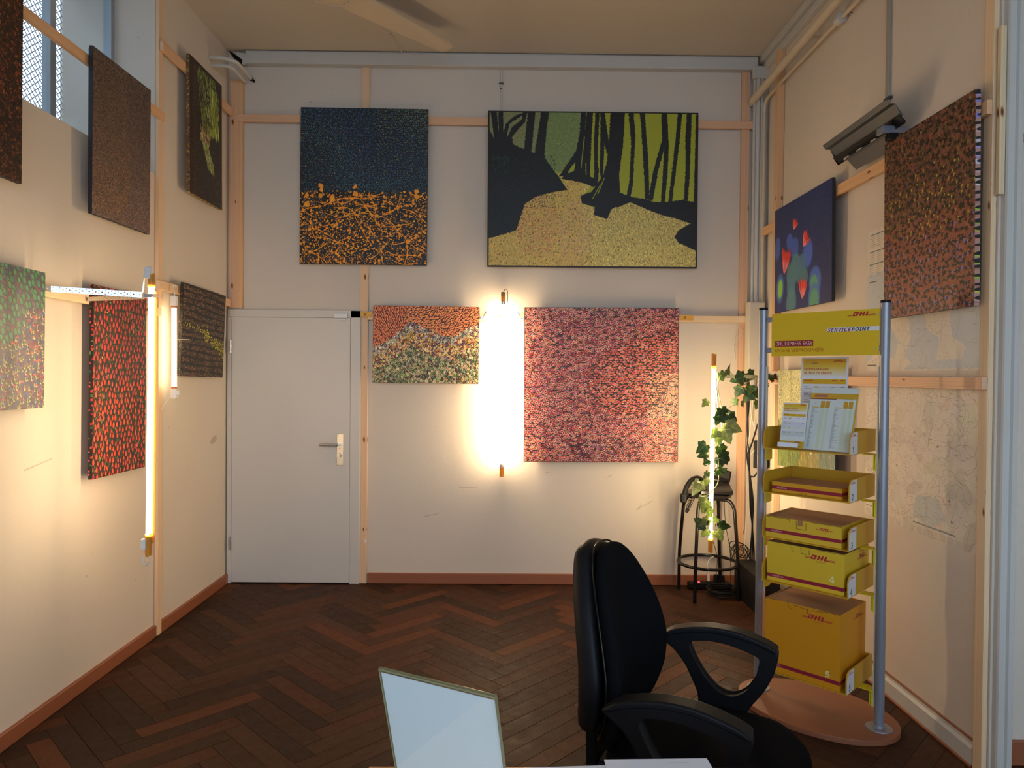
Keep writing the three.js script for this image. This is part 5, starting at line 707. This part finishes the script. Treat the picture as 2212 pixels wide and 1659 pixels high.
    const n = o.n ?? 6; for (let i = 0; i < n; i++) { const y = h * (0.34 + i * (o.gap ?? 0.075)); if (i % 2) { g.fillStyle = '#c9ccd6'; g.fillRect(w * 0.04, y - h * 0.025, w * 0.92, h * (o.gap ?? 0.075)); } g.fillStyle = '#6a6a74'; g.fillRect(w * 0.07, y - h * 0.008, w * 0.1, h * 0.006); g.fillRect(w * 0.07, y + h * 0.012, w * 0.16, h * 0.004); g.fillRect(w * 0.64, y - h * 0.008, w * 0.08, h * 0.006); g.fillRect(w * 0.84, y - h * 0.008, w * 0.09, h * 0.006); fillPoly(g, [[0.26, 0.004], [0.33, -0.016], [0.4, 0], [0.33, 0.02]].map(([a, b]) => [a * w, y + b * h]), i ? '#e2c470' : '#d8b81e'); g.fillStyle = '#b08438'; g.fillRect(w * 0.3, y + h * 0.012, w * 0.07, h * 0.006); }
  };
  const sheet = (name, label, cat, u, y, n, w, h, lean, yaw, draw, extra) => {
    const o = thing(name, label, cat, at(u, y, n), TH + yaw); o.rotation.x = -lean; const e = M.paper;
    part('printed_sheet', bx(w, h, 0.002, 0, h / 2, 0), [e, e, e, e, mat({ map: tex(Math.round(w * 2400), Math.round(h * 2400), draw), roughness: 0.4 }), e], o); extra?.(o, w, h); return o;
  };
  sheet('price_poster', 'tallest white and yellow price poster standing at the back of the top tray', 'poster', -0.03, 1.2315, -0.115, 0.222, 0.425, 0.03, 0, (g, w, h) => { priceHead(g, w, h, { n: 8 }); g.fillStyle = '#d3a512'; g.fillRect(w * 0.04, h * 0.94, w * 0.92, h * 0.05); });
  sheet('price_list', 'white price list with two columns in a clear holder in the top tray', 'price list', 0.078, 1.233, 0.112, 0.21, 0.295, 0.33, 0.0, (g, w, h) => {
    g.fillStyle = '#dcdcde'; g.fillRect(0, 0, w, h); g.fillStyle = '#d6a322'; g.fillRect(0, h * 0.09, w, h * 0.085); g.fillStyle = '#a83a3a'; g.fillRect(w * 0.09, h * 0.115, w * 0.27, h * 0.035); txt(g, 'DHL EXPRESS EASY', w * 0.1, h * 0.145, `bold ${Math.round(h * 0.03)}px sans-serif`, '#e0a8a0', w * 0.25); g.fillStyle = '#7e1020'; g.fillRect(0, h * 0.175, w * 0.56, h * 0.012);
    txt(g, 'SERVICE', w * 0.6, h * 0.19, `italic ${Math.round(h * 0.018)}px sans-serif`, '#b07a80', w * 0.12); txt(g, 'POINT', w * 0.72, h * 0.19, `italic bold ${Math.round(h * 0.02)}px sans-serif`, '#22222a', w * 0.2); g.fillStyle = '#d6a322'; g.fillRect(w * 0.965, h * 0.09, w * 0.035, h * 0.7);
    for (const x of [0.02, 0.5]) { g.fillStyle = '#d2d6c4'; g.fillRect(w * (x + 0.235), h * 0.32, w * 0.075, h * 0.65); g.fillRect(w * (x + 0.345), h * 0.32, w * 0.06, h * 0.65); g.fillStyle = '#d39a1e'; g.fillRect(w * (x + 0.22), h * 0.215, w * 0.09, h * 0.11); g.fillRect(w * (x + 0.325), h * 0.215, w * 0.09, h * 0.11); g.fillRect(w * (x + 0.05), h * 0.31, w * 0.14, h * 0.012); for (let i = 0; i < 62; i++) { g.fillStyle = 'rgba(96,98,104,0.75)'; g.fillRect(w * (x + 0.045), h * (0.335 + i * 0.0102), w * rr(0.025, rnd() < 0.12 ? 0.15 : 0.075), h * 0.0042); } } g.fillStyle = 'rgba(96,98,104,0.7)'; g.fillRect(w * 0.08, h * 0.235, w * 0.1, 3); g.fillRect(w * 0.08, h * 0.25, w * 0.06, 3);
  }, (o, w, h) => { part('clear_holder', merge([bx(w + 0.006, h + 0.004, 0.002, 0, h / 2, 0.0035), bx(w + 0.006, h + 0.004, 0.002, 0, h / 2, -0.0035)]), M.acrylic, o); });
  sheet('leaflet_holder', 'smallest price leaflet in a clear pocket at the left of the top tray', 'leaflet', -0.072, 1.234, 0.132, 0.112, 0.212, 0.22, 0.04, (g, w, h) => { priceHead(g, w, h, { n: 4, gap: 0.105 }); g.fillStyle = '#d3a512'; g.fillRect(0, h * 0.84, w, h * 0.16); dhl(g, w * 0.55, h * 0.85, w * 0.4); txt(g, 'SERVICEPOINT', w * 0.36, h * 0.96, `italic bold ${Math.round(h * 0.026)}px sans-serif`, '#7a3a20', w * 0.5); },
    (o, w) => { part('pocket', merge([bx(w + 0.006, 0.205, 0.002, 0, 0.103, -0.004), bx(w + 0.006, 0.1, 0.0015, 0, 0.05, 0.004)]), M.acrylic, o); part('card_strip', rbx(0.092, 0.021, 0.012, 0.002, -0.012, 0.0125, 0.014), M.paper, o); });
}

// ---------------------------------------------------------------- office chair in the foreground
{
  const ch = thing('office_chair', 'black fabric office swivel chair with looped plastic armrests in the foreground', 'chair', [0.556, 0, -2.05], 1.1065);
  // local axes: z forward, x away from the camera
  const yc = 0.76, ol = [[0, 1.045], [0.075, 1.034], [0.128, 0.997], [0.178, 0.932], [0.217, 0.86], [0.247, 0.77], [0.258, 0.69], [0.248, 0.61], [0.215, 0.535], [0.14, 0.487], [0, 0.475]];
  const outline = new THREE.CatmullRomCurve3([...ol, ...ol.slice(1, -1).reverse().map(([x, y]) => [-x, y])].map(([x, y]) => V(x, y, 0)), true).getPoints(96).slice(0, 96);
  const zb = (y) => -0.200 - 0.2 * Math.max(0, y - 0.72) ** 1.3 - 0.12 * Math.max(0, 0.62 - y);
  function pad(t0, t1, grow, curve, puff, low = 1) {      // closed cushion between two curved faces with a round rim
    const rings = [], N = 96, zs = (x, y) => zb(y) + curve * x * x;
    for (const [r, s] of [[0.02, 1], [0.3, 1], [0.55, 1], [0.75, 1], [0.88, 0.97], [0.95, 0.86], [0.985, 0.66], [1, 0.4], [1, 0], [0.985, -0.4], [0.94, -0.75], [0.85, -0.93], [0.7, -1], [0.4, -1], [0.02, -1]]) rings.push(outline.map((p) => { const x = p.x * r * grow, y = yc + (p.y - yc) * r * grow * (p.y < yc ? low : 1), z = zs(x, y) + (t0 + t1) / 2 + s * (t0 - t1) / 2 + (s > 0.5 ? puff * (1 - r * r) : 0); return [x, y, z]; }));
    const pos = [], idx = []; rings.forEach((r) => r.forEach((p) => pos.push(...p)));
    for (let i = 0; i + 1 < rings.length; i++) for (let j = 0; j < N; j++) { const a = i * N + j, b = i * N + (j + 1) % N, c = a + N, d = b + N; idx.push(a, c, b, b, c, d); }
    const e = (rings.length - 1) * N; for (let j = 1; j + 1 < N; j++) { idx.push(0, j, j + 1); idx.push(e, e + j + 1, e + j); }
    const g = new THREE.BufferGeometry(); g.setAttribute('position', new THREE.Float32BufferAttribute(pos, 3)); g.setIndex(idx); g.computeVertexNormals();
    const uv = []; for (let i = 0; i < pos.length; i += 3) uv.push(pos[i] * 3, pos[i + 1] * 3); g.setAttribute('uv', new THREE.Float32BufferAttribute(uv, 2)); return g;
  }
  part('backrest', pad(0.0, -0.05, 1, 1.0, 0.012), M.blackFabric, ch);
  part('backrest_shell', pad(-0.048, -0.118, 1.012, 0.8, 0, 0.84), M.black, ch);
  part('piping', new THREE.TubeGeometry(new THREE.CatmullRomCurve3(outline.map((p) => V(p.x * 1.008, yc + (p.y - yc) * (p.y < yc ? 0.9 : 1.008), zb(p.y) + p.x * p.x - 0.048)), true), 160, 0.003, 6, true), M.blackShiny, ch);
  const col = extr(poly([[-0.045, 0], [0.045, 0], [0.04, 0.17], [-0.04, 0.17]]), 0.025, 0.004).rotateX(-0.03).translate(0, 0.36, -0.31);
  part('back_bar', merge([col, rbx(0.09, 0.03, 0.30, 0.01, 0, 0.375, -0.135, 3)]), M.black, ch);
  const sq = []; for (let i = 0; i < 80; i++) { const a = i / 80 * 6.2832, c = Math.cos(a), s = Math.sin(a), e = 0.62; sq.push([Math.sign(c) * Math.abs(c) ** e * 0.272, 0.045 + Math.sign(s) * Math.abs(s) ** e * 0.275]); }
  const seatRings = [[0.02, 1], [0.4, 1], [0.7, 1], [0.86, 0.95], [0.95, 0.8], [0.99, 0.5], [1, 0.1], [0.985, -0.4], [0.94, -0.8], [0.8, -1], [0.02, -1]];
  { const pos = [], idx = [], N = 80; for (const [r, s] of seatRings) for (const [x, z] of sq) { const X = x * r, Z = 0.045 + (z - 0.045) * r; pos.push(X, 0.465 + s * 0.04 - (s > -0.5 ? 0.35 * Math.max(0, Z - 0.2) ** 1.2 * (Z > 0.2 ? 1 : 0) : 0) - (s > 0.5 ? 0.12 * (0.07 - X * X) * 0.6 : 0), Z); }
    for (let i = 0; i + 1 < seatRings.length; i++) for (let j = 0; j < N; j++) { const a = i * N + j, b = i * N + (j + 1) % N, c = a + N, d = b + N; idx.push(a, b, c, b, d, c); } const e = (seatRings.length - 1) * N; for (let j = 1; j + 1 < N; j++) { idx.push(0, j + 1, j); idx.push(e, e + j, e + j + 1); }
    const g = new THREE.BufferGeometry(); g.setAttribute('position', new THREE.Float32BufferAttribute(pos, 3)); g.setIndex(idx); g.computeVertexNormals(); const uv = []; for (let i = 0; i < pos.length; i += 3) uv.push(pos[i] * 3, pos[i + 2] * 3); g.setAttribute('uv', new THREE.Float32BufferAttribute(uv, 2)); part('seat', g, M.blackFabric, ch); }
  part('seat_pan', rbx(0.46, 0.03, 0.46, 0.012, 0, 0.412, 0.04, 3), M.black, ch);
  const arm = [[-0.19, 0.688], [-0.147, 0.712], [-0.083, 0.730], [-0.02, 0.739], [0.044, 0.738], [0.103, 0.727], [0.151, 0.713], [0.178, 0.70], [0.185, 0.682], [0.176, 0.631], [0.157, 0.585], [0.136, 0.548], [0.105, 0.505], [0.085, 0.46], [0.07, 0.405], [-0.04, 0.405], [-0.058, 0.46], [-0.064, 0.516], [-0.081, 0.556], [-0.106, 0.604], [-0.141, 0.645], [-0.184, 0.675]];
  const hole = [[-0.097, 0.668], [-0.083, 0.691], [-0.035, 0.701], [0.026, 0.70], [0.081, 0.689], [0.125, 0.675], [0.135, 0.662], [0.133, 0.64], [0.122, 0.596], [0.096, 0.553], [0.065, 0.529], [0.033, 0.522], [-0.005, 0.534], [-0.043, 0.569], [-0.072, 0.611], [-0.092, 0.65]];
  const curve = (pts) => new THREE.CatmullRomCurve3(pts.map(([x, y]) => V(x, y, 0)), true, 'catmullrom', 0.35).getPoints(110).slice(0, 110).map((p) => [p.x + 0.017, p.y]);
  for (const s of [-1, 1]) {
    const sh = poly(curve(arm)); sh.holes.push(new THREE.Path(curve(hole).map((p) => new THREE.Vector2(...p))));
    const g = new THREE.ExtrudeGeometry(sh, { depth: 0.03, bevelEnabled: true, bevelThickness: 0.007, bevelSize: 0.006, bevelOffset: -0.006, bevelSegments: 3 }).rotateY(-Math.PI / 2).translate(s * 0.298 + 0.015, 0, 0);
    part('armrest', g, M.black, ch);
    const t = curve([[-0.18, 0.69], [-0.147, 0.712], [-0.083, 0.730], [-0.02, 0.739], [0.044, 0.738], [0.103, 0.727], [0.151, 0.713], [0.18, 0.698], [0.178, 0.688], [0.15, 0.697], [0.1, 0.711], [0.044, 0.720], [-0.02, 0.721], [-0.083, 0.712], [-0.14, 0.697], [-0.175, 0.682]]);
    part('arm_pad', new THREE.ExtrudeGeometry(poly(t), { depth: 0.046, bevelEnabled: true, bevelThickness: 0.008, bevelSize: 0.006, bevelOffset: -0.005, bevelSegments: 3 }).rotateY(-Math.PI / 2).translate(s * 0.298 + 0.023, 0.003, 0), M.black, ch);
    part('arm_bracket', rbx(0.16, 0.012, 0.08, 0.004, s * 0.235, 0.404, 0.03), M.black, ch);
  }
  part('gas_lift', merge([cyl(0.03, 0.03, 0.22, 0, 0.2, 0), cyl(0.015, 0.015, 0.12, 0, 0.35, 0), rbx(0.16, 0.05, 0.2, 0.012, 0, 0.385, 0)]), M.black, ch);
  for (let i = 0; i < 5; i++) { const a = i * 1.2566 + 0.3, c = Math.cos(a), s = Math.sin(a); part('base_leg', merge([rod(V(0.02 * c, 0.11, 0.02 * s), V(0.29 * c, 0.075, 0.29 * s), 0.018), cyl(0.012, 0.012, 0.03, 0.285 * c, 0.065, 0.285 * s)]), M.black, ch); part('castor', new THREE.CylinderGeometry(0.027, 0.027, 0.045, 24).rotateZ(Math.PI / 2).rotateY(-a).translate(0.285 * c, 0.028, 0.285 * s), M.blackShiny, ch); }
}
// ---------------------------------------------------------------- desk with sign holder and papers
{
  const d = thing('desk', 'light wooden desk whose far edge shows at the bottom of the view', 'desk', [0.5, 0, -1.1]);
  part('desktop', uvBox(rbx(1.552, 0.028, 0.72, 0.004, 0, 0.736, 0.003), 'x'), deskMat, d);
  for (const x of [-0.74, 0.74]) part('side_panel', uvBox(rbx(0.024, 0.72, 0.66, 0.003, x, 0.362, 0.02), 'y'), deskMat, d);
  part('front_panel', uvBox(rbx(1.44, 0.3, 0.018, 0.003, 0, 0.55, -0.2), 'x'), deskMat, d);
  const h = thing('sign_holder', 'leaning clear sign holder with a blank white sheet on the desk', 'sign holder', [-0.115 + 0.0752 * 0.4635, 0.752, -1.185 - 0.0752 * 0.8861], -0.482);
  const W = 0.231, H = 0.302, plate = new THREE.Group(); void plate;
  const lean = (g) => g.rotateX(0.249);
  part('clear_plate', lean(merge([bx(W, H, 0.0022, 0, H / 2, 0.0022), bx(W, H, 0.0022, 0, H / 2, -0.0022)])), M.acrylic, h);
  part('sheet', lean(bx(W - 0.004, H - 0.009, 0.0012, 0, (H - 0.009) / 2, 0)), M.paper, h);
  part('rim', lean(merge([rbx(W, 0.004, 0.008, 0.0015, 0, H - 0.002, 0), bx(0.0014, H, 0.007, W / 2, H / 2, 0), bx(0.0014, H, 0.007, -W / 2, H / 2, 0)])), M.acrylicEdge, h);
  part('foot', rbx(W, 0.003, 0.075, 0.001, 0, 0.0015, -0.036), M.acrylic, h);
  const pt = (k) => mat({ map: tex(256, 256, (g, w, hh) => { g.fillStyle = '#dfdfe4'; g.fillRect(0, 0, w, hh); for (let i = 0; i < 40; i++) { g.fillStyle = `rgba(90,90,110,${rr(0.05, 0.3)})`; g.fillRect(rr(0, w), rr(0, hh), rr(8, 60), 1.2 + k); } }), roughness: 0.7 });
  const s1 = tag(part('paper_sheet', bx(0.297, 0.010, 0.21), pt(0), scene), 'lower white paper stack lying at the far edge of the desk', 'paper'); s1.position.set(0.197, 0.756, -1.337); s1.rotation.y = 0.062;
  const s2 = tag(part('paper_sheet', bx(0.215, 0.003, 0.29), pt(0.6), scene), 'upper white paper sheet lying partly over the other papers', 'paper'); s2.position.set(0.322, 0.7635, -1.316); s2.rotation.y = 0.03;
}

// ---------------------------------------------------------------- render
scene.traverse((o) => { if (o.isMesh) { o.castShadow = true; o.receiveShadow = true; } });
renderer.render(scene, camera);
